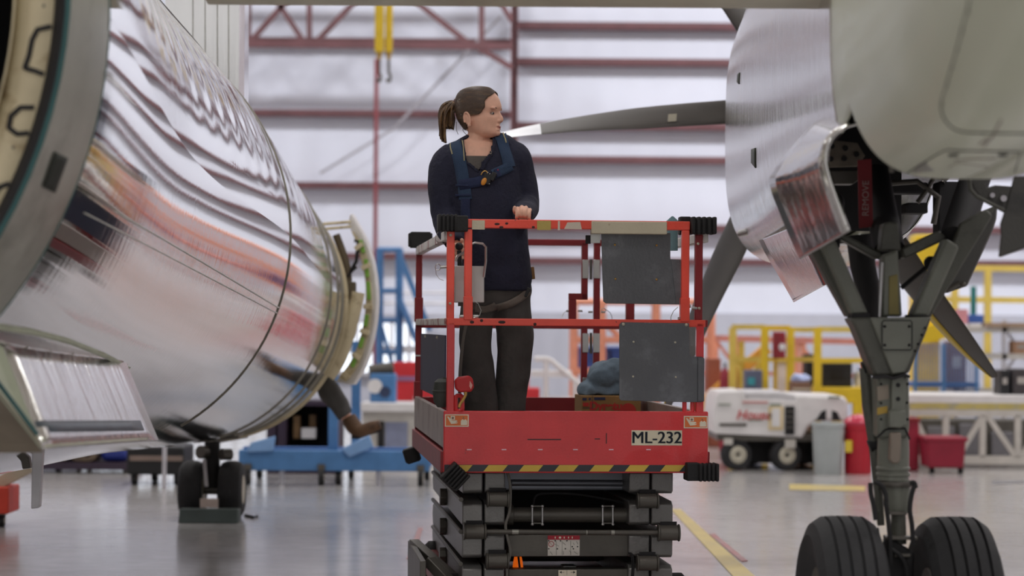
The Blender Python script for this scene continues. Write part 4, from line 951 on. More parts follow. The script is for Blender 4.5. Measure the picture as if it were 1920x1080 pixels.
def grooved(wd, Rr, g=4):
    h = wd / 2; out = [(Rr * .52, -h * .72), (Rr * .66, -h * .92), (Rr * .82, -h), (Rr * .93, -h * .86), (Rr * .975, -h * .66)]
    for i in range(g):
        c = (-.5 + (i + .5) / g) * wd * .66 * 1.05
        rr = Rr * (1 - .02 * (abs(c) / h) ** 2); out += [(rr, c - .006), (rr - .012, c - .005), (rr - .012, c + .005), (rr, c + .006)]
    return out + [(r, -z) for r, z in out[4::-1]]
for px in (1579, 1787):
    xx = P(px, 1160, GD).x; s_ = -1 if px < 1684 else 1
    tw = gpart('main_wheel', MB().lathe(grooved(.262, .402), V((xx, GD, .392)), (1, .04, 0), 64), m_tyre, 0, smooth=28)
    MB().cyl(V((xx - .1, GD, .392)), V((xx + .1, GD, .392)), .21, n=28).cyl(V((xx - .125, GD, .392)), V((xx + .125, GD, .392)), .07, n=20).build('wheel_hub', m_olive2, tw, bevel=.006)
# ---- bay equipment and doors
gpart('lightening_plate', MB().prism(gp([(1548, 268), (1560, 262), (1608, 268), (1622, 292), (1608, 312), (1548, 314)], 9.6), (0, .02, 0)), mat('scraped_plate', rgb(130, 120, 108), .4, .5, .25, 12), .002)
hh = MB(); [hh.cyl(P(x, y, 9.58), P(x, y, 9.61), .011, n=14) for x, y in ((1560, 274), (1585, 278), (1606, 289), (1558, 298), (1583, 297))]; gpart('lightening_hole', hh, m_dark2, 0)
gpart('bay_shelf', MB().prism(gp([(1550, 320), (1640, 318), (1600, 345), (1565, 345)], 9.7), (0, .1, 0)), m_dark, .004)
eq = MB()
for a, b, c, d in ((1655, 342, 1740, 362), (1700, 380, 1740, 400), (1620, 360, 1650, 420), (1760, 340, 1800, 440)): eq.prism(gp([(a, b), (c, b), (c, d), (a, d)], 10.2), (0, .15, 0))
gpart('bay_equipment', eq, m_dark2, .006)
gpart('bay_pipe', MB().tube([P(*p, 9.9) for p in ((1650, 345), (1720, 340), (1760, 370), (1750, 420))], .012, 8).tube([P(*p, 9.9) for p in ((1720, 380), (1735, 360), (1750, 335))], .01, 8), m_dark, 0)
# curved polished door (left)
def door_sheet(prof0, prof1, D0, D1, n=8, m=12):
    mb = MB(); mb.uv = []; a = spline(prof0, m); b = spline(prof1, m); rows = []
    for i in range(n + 1):
        t = i / n; D = D0 + (D1 - D0) * t; row = []
        for j, (p, q) in enumerate(zip(a, b)):
            row.append(P(p[0], p[1], D0) * (1 - t) + P(q[0], q[1], D1) * t); mb.uv.append((D, j * .03))
        rows.append(row)
    mb.loft(rows, caps=False, closed=False); return mb
dA = door_sheet([(1610, 231), (1582, 240), (1558, 262), (1550, 296), (1556, 330), (1572, 378), (1591, 431)], [(1572, 221), (1530, 232), (1488, 276), (1456, 318), (1446, 346), (1470, 412), (1501, 483)], 8.1, 8.95)
gd = dA.build('gear_door', m_pdoor, ar_, solid=.012, smooth=60)
MB().tube([P(1591, 431, 8.1), P(1501, 483, 8.95)], .006, 8).build('door_lip', m_steel, gd)
rv = MB(); a, b = P(1588, 424, 8.09), P(1499, 474, 8.93)
for i in range(40): rv.ball(a.lerp(b, i / 39), .0035, 6, 4)
rv.build('door_rivet', m_dark, gd)
dB = door_sheet([(1500, 420), (1515, 450), (1535, 490), (1554, 531)], [(1425, 450), (1440, 480), (1464, 520), (1490, 566)], 10.0, 12.4)
gd2 = dB.build('gear_door', m_pdoor, ar_, solid=.012, smooth=60)
rv = MB(); a, b = P(1552, 526, 9.99), P(1488, 561, 12.3)
for i in range(30): rv.ball(a.lerp(b, i / 29), .0035, 6, 4)
rv.build('door_rivet', m_dark, gd2)
m_din = worn('door_inside_dark', rgb(70, 68, 64), rgb(46, 44, 44), .45, 6, .5, .7)
dC = MB().prism(gp([(1868, 386), (1866, 410), (1860, 430), (1811, 536), (1772, 550), (1760, 540), (1788, 470), (1802, 412)], 9.6), (.012, .03, 0))
g3 = dC.build('gear_door', m_din, ar_, bevel=.006)
MB().prism(gp([(1802, 412), (1866, 386), (1862, 398), (1800, 424)], 9.58), (0, .03, 0)).build('door_lip', m_olive2, g3, bevel=.003)
MB().cyl(P(1826, 412, 9.5), P(1832, 414, 9.6), .03, n=14).prism(gp([(1815, 395), (1835, 400), (1842, 415), (1832, 432)], 9.55), (0, .03, 0)).build('door_fitting', m_dark, g3, bevel=.004)
MB().ball(P(1806, 533, 9.56), .012).cyl(P(1778, 544, 9.57), P(1800, 530, 9.57), .009, n=8).build('door_latch', m_dark, g3)
dD = MB().prism(gp([(1900, 330), (1940, 330), (1990, 440), (1920, 465), (1871, 483), (1876, 440), (1874, 420), (1882, 397), (1884, 392)], 8.4), (.012, .03, 0))
g4 = dD.build('gear_door', m_din, ar_, bevel=.006)
plate = MB().prism(gp([(1818, 330), (1826, 352), (1835, 366), (1860, 378), (1884, 396), (1905, 350), (1866, 347), (1850, 352), (1848, 344), (1870, 328)], 8.9), (0, .03, 0)); plate.build('door_bracket', m_din, g4, bevel=.003)
MB().tube([P(*p, 8.88) for p in ((1817, 330), (1820, 356), (1832, 368), (1885, 396))], .008, 8).build('bracket_edge', m_olive2, g4)
MB().cyl(P(1882, 372, 8.88), P(1882, 372, 8.97), .0115, n=16).cyl(P(1861, 366, 8.88), P(1861, 366, 8.97), .009, n=14).build('bracket_hole', mat('hole_light', rgb(214, 210, 218), .5), g4)
# warning streamer
ws = MB().prism(gp([(1608, 300), (1634, 298), (1637, 425), (1611, 428)], 9.3), (0, .006, 0)).build('warning_streamer', mat('streamer_red', rgb(120, 30, 36), .7))  # red darkened in the colour for the shade of the bay
tag(ws, 'dark red pin streamer with pale lettering hanging in the shadow of the wheel bay', 'streamer')
ROOTM[ws.name] = Matrix.Identity(4)
text('REMOVE', .036, P(1623.5, 372, 9.29), (0, 0, 1), (-1, 0, 0), mat('streamer_ink', rgb(150, 128, 124), .6), ws, 'streamer_lettering', .0004)
# ================================================================ the woman on the lift
m_skinc = mat('skin', rgb(230, 178, 154), .5, 0, .06, 30); _sb = m_skinc.node_tree.nodes['Principled BSDF']; _sb.inputs['Subsurface Weight'].default_value = .08; _sb.inputs['Subsurface Radius'].default_value = (.01, .004, .002)
def cloth(name, c, ns=7, st_=.35):
    m = mat(name, c, .9, 0, .12, 12, st_, ns); return m
m_navy = cloth('navy_fleece', rgb(34, 35, 54), 60, .5); m_trou = cloth('charcoal_trousers', rgb(82, 79, 77), 40, .4); m_tee = cloth('grey_tee', rgb(92, 86, 82), 60, .3)
m_web = cloth('blue_webbing', rgb(44, 62, 88), 200, .3); m_web2 = cloth('navy_webbing', rgb(36, 45, 76), 200, .3); m_web3 = cloth('grey_webbing', rgb(124, 116, 108), 200, .3)
m_hair = worn('brown_hair', rgb(66, 48, 36), rgb(104, 78, 52), .5, 14, .5, .7, 0, 0, (1, 1, 8)); m_hair2 = worn('ponytail_hair', rgb(78, 56, 38), rgb(140, 106, 66), .5, 16, .48, .66, 0, 0, (6, 6, 1))
DQ = 11.8
def Q(px, py, d=0.0): return P(px, py, DQ + d)
PX = 1 / sc(DQ)
ZD = L2(0, 0)[1] * 0 + zdk
def oval(c, a, b, n=28, e=2.3, yaw=0.0):
    out = []
    for k in range(n):
        t = 2 * pi * k / n; x, y = cos(t), sin(t)
        x = a * math.copysign(abs(x) ** (2 / e), x); y = b * math.copysign(abs(y) ** (2 / e), y)
        out.append(V(c) + V((x * cos(yaw) - y * sin(yaw), x * sin(yaw) + y * cos(yaw), 0)))
    return out
def limb(mb, pts, n=14, steps=6):
    """pts: (x, y, z, r)"""
    q = spline(pts, steps); return mb.tube([p[:3] for p in q], [p[3] for p in q], n)
def pq(px, py, d, r): p = Q(px, py, d); return (p.x, p.y, p.z, r)
TOR = [(575, 932, 50, .085), (545, 933, 60, .115), (515, 932, 66, .13), (480, 929, 65, .128), (450, 925, 65, .128), (400, 916, 68, .132), (340, 907, 74, .138), (305, 904, 78, .128), (284, 904, 72, .108), (270, 902, 56, .085), (261, 899, 38, .068)]
def torso(shr, y0=0, y1=1000):
    rows = spline([t for t in TOR if y0 <= t[0] <= y1], 5); mb = MB()
    rings = [oval(Q(cx, y, .01 + (340 - y) * .00012), max(hw * PX - shr, .01), max(dd - shr, .01), yaw=R(8)) for y, cx, hw, dd in rows]
    return mb.loft(rings)
ARM_R = [(856, 290, .01, .072), (838, 312, .0, .078), (831, 350, -.02, .074), (836, 400, -.03, .066), (845, 436, -.12, .058), (856, 458, -.21, .047)]
ARM_L = [(950, 286, .02, .070), (968, 302, .02, .076), (979, 345, .04, .068), (986, 382, .03, .064), (985, 397, -.12, .056), (981, 401, -.31, .046)]
def arm(mb, A_, k=1.0, last=0): return limb(mb, [pq(x, y, d, r * k) for x, y, d, r in (A_[:-1] if last else A_)])
LEG_R = [(905, 540, .0, .10), (893, 600, -.01, .083), (892, 650, -.02, .080), (897, 700, -.01, .084), (903, 750, .0, .080), (906, 806, .0, .078)]
LEG_L = [(956, 540, .02, .10), (963, 600, .04, .091), (965, 650, .05, .088), (962, 700, .07, .082), (958, 750, .08, .072), (957, 806, .08, .074)]
# --- head
FA = R(24); fwd = V((cos(FA), -sin(FA), 0)); lef = V((sin(FA), cos(FA), 0)); UP = V((0, 0, 1))
HO = Q(898, 212, .0)
def HP(f, l, z): return HO + fwd * f + lef * l + UP * z
KX = PX / cos(FA)
HL = [(163.2, 890, 902, .012), (165.5, 878, 914, .036), (170, 868, 921, .054), (176, 862, 928, .064), (184, 858.5, 934, .071), (193, 857, 937.5, .075), (202, 857, 939.5, .076), (209, 858, 937.5, .075), (217, 860, 937.5, .073), (225, 863, 937.5, .071), (233, 868, 937, .067), (241, 874, 936.5, .061), (248, 880, 937.5, .053), (253, 886, 936, .043), (257, 894, 929, .028), (258.5, 902, 922, .012)]
def hring(py, b, f, w, n=48, grow=0.0, t0=0.0):
    b = (b - 898) * KX - grow; f = (f - 898) * KX + grow; w += grow; z = (212 - py) * PX; mid = (b + f) / 2; hf = (f - b) / 2; out = []
    for k in range(n):
        t = t0 + (2 * pi - 2 * t0) * k / (n - (0 if t0 == 0 else 1)); c, s_ = cos(t), sin(t)
        e = max(0.0, c); x = mid + hf * c; y = w * s_ * (1 - .20 * e * e) * (1 + .06 * max(0, -c))
        for sd_ in (-1, 1):    # eye sockets and hollow under the cheek
            d2 = ((y - sd_ * .034) / .02) ** 2 + ((z + .004) / .012) ** 2
            if c > .2: x -= .011 * math.exp(-d2)
            d3 = ((y - sd_ * .045) / .02) ** 2 + ((z + .03) / .02) ** 2
            if c > 0: x += .005 * math.exp(-d3)
        out.append(HP(x, y, z))
    return out
hd = MB(); rows = spline(HL, 4); hd.loft([hring(*r) for r in rows])
hd.tube([HP(.103, 0, .004), HP(.1105, 0, -.012), HP(.1175, 0, -.026), HP(.1205, 0, -.036)], [.0075, .0085, .0105, .0105], 12).ball(HP(.1195, 0, -.037), .0112)
for s_ in (-1, 1): hd.ball(HP(.1095, s_ * .0115, -.0425), (.0105, .009, .008))
hd.ball(HP(.1005, 0, -.064), (.012, .024, .011)).ball(HP(.101, 0, -.084), (.012, .022, .010)).ball(HP(.098, 0, -.101), (.016, .02, .014))
for s_ in (-1, 1):
    hd.ball(HP(.095, s_ * .033, .018), (.011, .026, .008), M3=Matrix.Rotation(-FA, 3, 'Z'))
    c = HP(-.022, s_ * .077, -.036)
    Me = Matrix.Rotation(-FA, 3, 'Z') @ Matrix.Rotation(R(-12), 3, 'Y') @ Matrix.Rotation(R(s_ * 18), 3, 'Z')
    hd.ball(c, (.020, .007, .034), M3=Me)
    el = [c + Me @ V((.020 * cos(t), s_ * .008, .035 * sin(t))) for t in [R(-100) + R(300) * i / 16 for i in range(17)]]
    hd.tube(el, .0046, 8).ball(c + Me @ V((.006, s_ * .004, -.031)), .009)
head_bvh = None
body = MB(); body.v = list(hd.v); body.f = list(hd.f)
limb(body, [pq(903, 232, .01, .05), pq(898, 250, .01, .053), pq(895, 264, .015, .057), pq(896, 280, .02, .075)])
tb_ = torso(.024); body.add(tb_.v, tb_.f)
arm(body, ARM_R, .72); arm(body, ARM_L, .72)
limb(body, [pq(x, y, d, r * .72) for x, y, d, r in LEG_R]); limb(body, [pq(x, y, d, r * .72) for x, y, d, r in LEG_L])
# left hand: loose fist resting on the rail
def h2(px, py, D): return tuple(P(px, py, D))
HD = 11.41
def chain(pts, r): 
    q = spline([h2(*p) for p in pts], 4); body.tube(q, [r * (1 - .18 * i / len(q)) for i in range(len(q))], 10).ball(q[-1], r * .82, 10, 8)
body.ball(h2(981.5, 398.5, HD + .05), (.036, .045, .026)); limb(body, [h2(982, 400, HD + .12) + (.03,), h2(982, 399, HD + .05) + (.032,)])
for i, (x, yk, r) in enumerate(((969.8, 390.5, .0090), (978, 388, .0096), (986, 389, .0092), (993.6, 393, .0082))):
    chain([(x + 1, yk + 1, HD + .05), (x, yk, HD + .015), (x - .5, yk + 6, HD - .022), (x - 1, yk + 15, HD - .024), (x - 1.2, yk + 18.5, HD - .005), (x - .5, yk + 17, HD + .015)], r)
chain([(972, 402, HD + .05), (966.5, 399, HD + .015), (964.5, 394, HD - .012), (965, 389, HD - .02)], .0105)
# right hand: fingers closed round the joystick
HR = 11.58
body.ball(h2(858, 466, HR + .03), (.028, .04, .036)); limb(body, [h2(853, 456, HR + .08) + (.033,), h2(857, 464, HR + .03) + (.034,)])
for i, (y, r) in enumerate(((459, .011), (467, .0115), (475, .011), (482.5, .0098))):
    chain([(856, y, HR + .03), (850, y + .5, HR - .01), (855, y + 1, HR - .035), (864, y + 1.5, HR - .03), (868, y + 1, HR - .005)], r)
chain([(866, 458, HR + .05), (868, 455, HR + .01), (866, 450, HR - .01)], .0115)
wm = empty('person', Q(930, 825, .03).xy.to_3d() + V((0, 0, ZD)), 'woman in navy fleece with a brown ponytail looking right, hand on the red rail', 'person')
ROOTM['person'] = Matrix.Translation(wm.location)
bd = remeshed(body, .0036, 2); bd.build('body', m_skinc, wm, smooth=180)
# face details
def hb(name, mb, m, par=wm): return mb.build(name, m, par, smooth=60)
m_eye = mat('eye_white', rgb(170, 158, 150), .2); m_iris = mat('iris_dark', rgb(46, 40, 38), .2); m_brow = mat('eyebrow_brown', rgb(96, 66, 48), .8); m_lip = mat('lips', rgb(166, 92, 84), .5, 0, .05)
Mh = Matrix.Rotation(-FA, 3, 'Z')
for s_ in (-1, 1):
    e = hb('eye', MB().ball(HP(.0835, s_ * .0335, -.006), (.0122, .0122, .0095)), m_eye)
    hb('iris', MB().ball(HP(.0925, s_ * .0345, -.0065), (.0045, .0066, .0062), M3=Mh), m_iris, e)
    hb('eyelid', MB().tube([HP(.0905 - abs(a) * .006, s_ * (.0335 + a * .014), -.0005 - a * a * .004) for a in (-1, -.5, 0, .5, 1)], .0032, 8), mat('eyelid_skin', rgb(150, 104, 86), .5), e)
    hb('eyebrow', MB().tube([HP(.1055 - (abs(a + .2)) ** 2 * .008, s_ * (.032 + a * .018), .0165 + .0035 * (1 - a * a)) for a in (-1, -.5, 0, .5, 1)], [.0018, .0026, .0026, .002, .001], 8), m_brow)
hb('lips', MB().ball(HP(.1070, 0, -.0705), (.0078, .020, .0048), M3=Mh).ball(HP(.1068, 0, -.0795), (.0078, .018, .0052), M3=Mh), m_lip)
hb('earring', MB().ball(HP(-.014, -.0875, -.068), .003, 8, 6), m_steel)
# hair: shell over the crown and back, bounded by the hairline
def tfront(py):
    tab = [(163, 0), (174, .05), (178, .45), (184, .82), (192, 1.02), (205, 1.05), (213, 1.16), (217, 1.31), (219, 1.6), (221, 1.97), (232, 2.0), (241, 2.25), (250, 2.5)]
    for (a, b), (c, d) in zip(tab, tab[1:]):
        if a <= py <= c: return b + (d - b) * (py - a) / (c - a)
    return tab[-1][1]
hr = MB(); rr = [r for r in spline(HL, 5) if r[0] < 243]
hr.loft([hring(*r, n=60, grow=.005, t0=max(.02, tfront(r[0]))) for r in rr], caps=False, closed=False)
hb('hair', hr, m_hair); 
o = bpy.data.objects['hair']; md = o.modifiers.new('solid', 'SOLIDIFY'); md.thickness = .008; md.offset = 0
hb('hair_tie', MB().tube([Q(855 + 2.5 * cos(t), 196 + 9 * sin(t), .05 + .025 * cos(t)) for t in [i * pi / 8 for i in range(17)]], .008, 8), mat('hair_tie', rgb(96, 60, 56), .7))
pt = MB()
random.seed(5)
for i in range(26):
    a = random.uniform(-1, 1); b = random.uniform(-1, 1); c = random.uniform(-1, 1)
    pts = [(858, 196 + a * 3, .05), (846 + b * 4, 197 + a * 5, .06 + c * .02), (834 + b * 5, 203 + a * 7 + 3, .06 + c * .035), (829.5 + b * 5.5 + a, 222 + a * 6, .06 + c * .04), (830 + b * 5, 242 + a * 8, .06 + c * .03), (830.5 + b * 4.5 + a * 2, 262 + a * 5 + b * 2, .05 + c * .02)]
    q = spline([tuple(Q(*p)) for p in pts], 4); pt.tube(q, [.011 * (1 - .72 * k / len(q)) + .001 for k in range(len(q))], 6)
for i in range(30):
    a = random.uniform(-1, 1); b = random.uniform(-1, 1); c = random.uniform(-1, 1); pts = [(858, 197 + a * 4, .05), (849 + b * 4, 198 + a * 5, .055 + c * .03), (840 + b * 9, 210 + a * 6, .06 + c * .04), (838.5 + b * 10, 226 + a * 4, .06 + c * .04), (839 + b * 9, 238 + a * 4, .055 + c * .03)]
    q = spline([tuple(Q(*p)) for p in pts], 4); pt.tube(q, [.0105 * (1 - .6 * k / len(q)) + .001 for k in range(len(q))], 6)
for i in range(12):
    a = random.uniform(-1, 1); b = random.uniform(-1, 1); pts = [(858, 199 + a * 3, .05), (850, 206 + a * 3, .05 + b * .03), (848 + a * 4, 224, .05 + b * .03), (845 + a * 5, 238 + b * 6, .05)]
    q = spline([tuple(Q(*p)) for p in pts], 4); pt.tube(q, [.009 * (1 - .8 * k / len(q)) + .001 for k in range(len(q))], 6)
hb('ponytail', pt, m_hair2)
ls = MB()
for pts in (((870, 236, .02), (868, 244, .02), (872, 250, .0), (877, 254, -.03)), ((856, 228, .04), (856, 243, .04), (859, 252, .03))): ls.tube(spline([tuple(Q(*p)) for p in pts], 5), .0014, 6)
hb('loose_strand', ls, m_hair)
# --- clothes
def folds(mb, amp, f, stretch=(1, 1, 1)):
    for i, p in enumerate(mb.v): 
        n_ = noise.noise_vector(V((p.x * f * stretch[0], p.y * f * stretch[1], p.z * f * stretch[2]))); mb.v[i] = p + n_ * amp
    return mb
sw = torso(0.002, 0, 546)
arm(sw, ARM_R, 1.0); arm(sw, ARM_L, 1.0); limb(sw, [pq(852, 290, .02, .06), pq(880, 276, .02, .062), pq(910, 272, .02, .066), pq(940, 272, .02, .062), pq(958, 288, .02, .06)])
swm = folds(remeshed(sw, .0065, 5), .010, 9, (1, 1, .7)); folds(swm, .004, 24, (1, 1, .6))
cut = [(866, 250), (870, 268), (875, 302), (899, 321), (904, 303), (919, 288), (924, 266), (926, 250)]
def inside(x, y, poly):
    r = False; j = len(poly) - 1
    for i in range(len(poly)):
        (xi, yi), (xj, yj) = poly[i], poly[j]
        if (yi > y) != (yj > y) and x < (xj - xi) * (y - yi) / (yj - yi) + xi: r = not r
        j = i
    return r
ymid = DQ - .02
def vcut(f):
    c = sum((swm.v[i] for i in f), V()) / len(f)
    if c.y < P(982, 400, HD + .075).y and proj(c)[0] > 950: return True       # open cuffs
    if c.y < HR + .045 and proj(c)[1] > 450 and proj(c)[0] < 875: return True
    return c.y < ymid and inside(*proj(c), cut)
swm.f = [f for f in swm.f if not vcut(f)]
fleece = swm.build('fleece', m_navy, wm, smooth=180, solid=.006); SB = swm.bvh()
tee = torso(.012, 0, 420); tee.f = [f for f in tee.f if not (sum((tee.v[i] for i in f), V()) / len(f)).z > Q(893, 289).z - .012]
tee.build('undershirt', m_tee, wm, smooth=180)
neckline = [(869, 284), (880, 291), (892, 293), (903, 290), (915, 282)]
# collar folded open, zip edge
for pts, w in (([(868, 264), (871, 282), (876, 302), (898, 320)], 7), ([(923, 262), (921, 285), (910, 300), (902, 318)], 10)):
    s_ = strip(SB, spline(pts, 4), w, .006, 3, 2)
    if s_.f: s_.build('collar', m_navy, fleece, solid=.007, smooth=60)
s_ = strip(SB, spline([(919.5, 272), (919, 282), (918.5, 291)], 4), 3, .011, 3, 1)
if s_.f: s_.build('zip', m_web3, fleece, solid=.003)
tr_ = MB(); limb(tr_, [pq(x, y, d, r) for x, y, d, r in LEG_R], 18); limb(tr_, [pq(x, y, d, r) for x, y, d, r in LEG_L], 18)
tq = MB().loft([oval(Q(cx, y, .01), hw * PX, dd, yaw=R(8)) for y, cx, hw, dd in ((575, 932, 62, .10), (545, 932, 65, .12), (515, 931, 63, .122), (488, 930, 60, .12), (470, 930, 60, .118))]); tr_.add(tq.v, tq.f)
trm = folds(remeshed(tr_, .007, 5), .013, 8, (1, 1, .8)); folds(trm, .005, 20, (1, 1, .6)); trous = trm.build('trousers', m_trou, wm, smooth=180); TB = trm.bvh()
m_boot = mat('boot_leather', rgb(56, 46, 40), .6)
for (x, d) in ((906, -.02), (957, .06)):
    c = Q(x, 815, d); bt = MB()
    rows = [((.10, 0), .035, .055), ((.08, .01), .05, .06), ((.0, .02), .05, .075), ((-.08, .02), .048, .06), ((-.14, 0), .046, .045), ((-.17, 0), .03, .03)]
    bt.loft([[V((c.x + w * cos(t), c.y + o_[0], ZD + .002 + h / 2 + h / 2 * sin(t))) for t in [2 * pi * k / 16 for k in range(16)]] for o_, w, h in rows]); bt.cyl(V((c.x, c.y + .05, ZD + .03)), V((c.x, c.y + .045, ZD + .13)), .05, .048)
    bt.build('boot', m_boot, wm, smooth=60)
# --- harness
hs = strip(SB, spline([(850, 262), (857, 282), (865, 315), (871, 350), (874, 374)], 5), 23, .006, 3, 4).build('harness', m_web, wm, solid=.004, smooth=60)
def web(pts, w, m=m_web, name='harness_strap', bv=None, off=.007, th=.004):
    s_ = strip(bv or SB, spline(pts, 5), w, off, 3, 3)
    if s_.f: return s_.build(name, m, hs, solid=th, smooth=60)
web([(937, 254), (943, 272), (949, 292), (954, 314)], 21)
web([(862, 347), (875, 345), (893, 342), (908, 338)], 19, m_web2); web([(924, 328), (934, 323), (945, 318), (958, 311)], 19, m_web)
web([(874, 372), (874, 400), (876, 442)], 17, m_web2); web([(929, 318), (935, 332)], 9, m_web2, 'strap_keeper', off=.011); web([(857, 347), (880, 348)], 4, m_web2, 'strap_keeper', off=.012); web([(857, 366), (884, 366)], 4, m_web2, 'strap_keeper', off=.012)
m_edge = mat('strap_edge_tan', rgb(160, 150, 116), .7)
for pts in ([(845, 272), (849, 290)], [(868, 266), (871, 302)], [(942, 252), (949, 268)]): web(spline(pts, 4), 2, m_edge, 'strap_edge', off=.009, th=.002)
bq = Q(914, 336, -.16); h = SB.ray_cast(CAM, ray(913, 336).normalized())
if h[0]: bq = h[0] - V((0, .014, 0))
Mb = Matrix.Rotation(R(25), 3, 'Y')
bk = MB().obox(bq, (.022, .009, .026), Mb).obox(bq + V((.03, -.002, .012)), (.012, .008, .022), Mb).build('chest_buckle', m_blk, hs, bevel=.004)
MB().ball(bq + V((-.014, -.006, -.012)), (.013, .007, .021), M3=Mb).build('buckle_button', mat('buckle_orange', rgb(214, 140, 44), .4), bk)
MB().tube([bq + Mb @ V((-.02 + .014 * cos(t), -.006, .012 + .02 * sin(t))) for t in [R(40) + R(160) * i / 10 for i in range(11)]], .0028, 8).build('buckle_ring', m_gold, bk)
for dx, dz in ((.014, .024), (.005, .03), (.012, -.024)): MB().ball(bq + V((dx, -.01, dz)), .0035, 8, 6).build('buckle_rivet', m_steel, bk)
MB().prism([bq + V((.05, -.004, .042)), bq + V((.056, -.004, .042)), bq + V((.053, -.004, .05))], (0, -.002, 0)).build('harness_tag', mat('tag_red', rgb(200, 30, 60), .6), hs, smooth=0)
web([(892, 578), (905, 580), (922, 576), (930, 571)], 13, m_web3, 'leg_strap', TB, .006); web([(931, 577), (950, 571), (972, 560), (990, 545)], 13, m_web3, 'leg_strap', TB, .006)
h = TB.ray_cast(CAM, ray(986, 547).normalized())
if h[0]: MB().obox(h[0] - V((0, .008, 0)), (.016, .007, .024), Matrix.Rotation(R(28), 3, 'Y')).build('leg_buckle', m_blk, hs, bevel=.003)
MB().obox(Q(999, 512, .0), (.009, .006, .03), Matrix.Rotation(R(-6), 3, 'Y')).build('brass_adjuster', mat('adjuster_tan', rgb(150, 110, 60), .5), hs, bevel=.003)
# grey-blue garment heaped on the box, blue cloth tip at the rail
vg = L2(1091, 742, vb)[1]
gm = MB(); gc = [L2(x, y, vb + .15) for x, y in ((1105, 730), (1135, 705), (1165, 700), (1185, 715))]
for (u, z), r in zip(gc, ((.07, .10, .05), (.10, .11, .08), (.12, .11, .09), (.10, .12, .08))): gm.ball(LM @ V((u, vb + .16, z)), r, 16, 10)
gm.loft([[LM @ V((L2(x, 740, vb)[0], vb + v_, vg + .004)) for x, v_ in ((1096, .06), (1200, .06), (1200, .28), (1096, .28))], [LM @ V((L2(x, 740, vb)[0], vb + v_, vg + .05)) for x, v_ in ((1100, .08), (1196, .08), (1196, .26), (1100, .26))]])
gm = folds(remeshed(gm, .009, 4), .018, 9); folds(gm, .007, 26)
zmn = vg + .002
gm.v = [V((p.x, p.y, max(p.z, zmn))) for p in gm.v]
tag(gm.build('jacket', cloth('slate_blue_cloth', rgb(106, 122, 136), 60, .3), smooth=180), 'slate blue jacket heaped on top of the cardboard box', 'jacket')
tip = MB(); tip.loft([oval(LM @ L3(1261, 415 - i * 3.2, .5), .03 * (1 - i / 3.2) + .002, .02 * (1 - i / 3.2) + .002, 12) for i in range(4)])
tip.cyl(LM @ L3(1261, 470, .5), LM @ L3(1261, 414, .5), .026, n=12)
tag(tip.build('cloth_bundle', cloth('teal_cloth', rgb(110, 140, 146), 60, .3), smooth=60), 'pale blue rolled cloth whose tip shows above the lift front rail', 'cloth')
# ================================================================ person in the nose doorway, one leg dangling
D2 = 18.35
def W2(px, py, d, r): p = P(px, py, D2 + d); return (p.x, p.y, p.z, r)
p2 = empty('person', P(530, 705, D2 + .3), 'seated person whose leg in dark trousers and brown boot dangles from the aircraft nose doorway', 'person')
ROOTM[p2.name] = Matrix.Translation(p2.location)
b2 = MB(); limb(b2, [W2(520, 690, .3, .13), W2(515, 640, .32, .14), W2(512, 580, .32, .16), W2(512, 545, .32, .07), W2(512, 530, .32, .06)]); b2.ball(P(513, 508, D2 + .3), (.08, .1, .12))
legA = [W2(525, 690, .25, .085), W2(565, 694, .1, .075), W2(600, 708, .0, .06), W2(625, 745, -.03, .055), W2(655, 790, -.02, .04)]
limb(b2, legA); limb(b2, [W2(515, 692, .4, .085), W2(520, 700, .25, .07), W2(525, 712, .12, .06), W2(525, 720, .3, .05), W2(520, 730, .5, .04)])
for s_ in (-1, 1): limb(b2, [W2(512 + s_ * 45, 560, .32, .06), W2(512 + s_ * 55, 620, .3, .05), W2(512 + s_ * 30, 670, .15, .04)])
remeshed(b2, .009, 3).build('body', m_skinc, p2, smooth=180)
m_tr2 = cloth('grey_work_trousers', rgb(82, 80, 78), 40, .4); m_boot2 = worn('tan_boot', rgb(98, 70, 46), rgb(72, 50, 34), .6, 14, .5, .6)
t2 = MB(); limb(t2, [(x, y, z, r * 1.25 + .012) for x, y, z, r in legA[:-1]] + [W2(648, 780, -.02, .068)], 16); limb(t2, [W2(520, 690, .3, .15), W2(516, 650, .32, .15)]); limb(t2, [W2(515, 692, .4, .10), W2(520, 700, .25, .09), W2(525, 712, .12, .08), W2(525, 720, .3, .07)])
folds(remeshed(t2, .011, 3), .014, 9).build('trousers', m_tr2, p2, smooth=180)
t3 = MB(); limb(t3, [W2(520, 672, .3, .16), W2(513, 620, .32, .165), W2(512, 575, .32, .17), W2(512, 552, .32, .10)]); remeshed(t3, .012, 3).build('shirt', m_navy, p2, smooth=180)
bo = MB(); limb(bo, [W2(653, 782, -.02, .058), W2(664, 800, -.03, .062), W2(676, 808, -.05, .052), W2(700, 800, -.06, .046), W2(714, 796, -.06, .036)], 14); bo = remeshed(bo, .008, 2)
ob = bo.build('boot', m_boot2, p2, smooth=180)
MB().tube([P(*p, D2 - .06) for p in ((659, 818), (672, 819), (690, 812), (704, 808), (716, 804))], .018, 8).build('boot_sole', m_dark2, ob)
sl = P(520, 708, D2 + .35); MB().box(sl.x - .35, sl.x + .2, 18.03, 18.95, sl.z - .06, sl.z).build('nose_floor', m_seam, al)
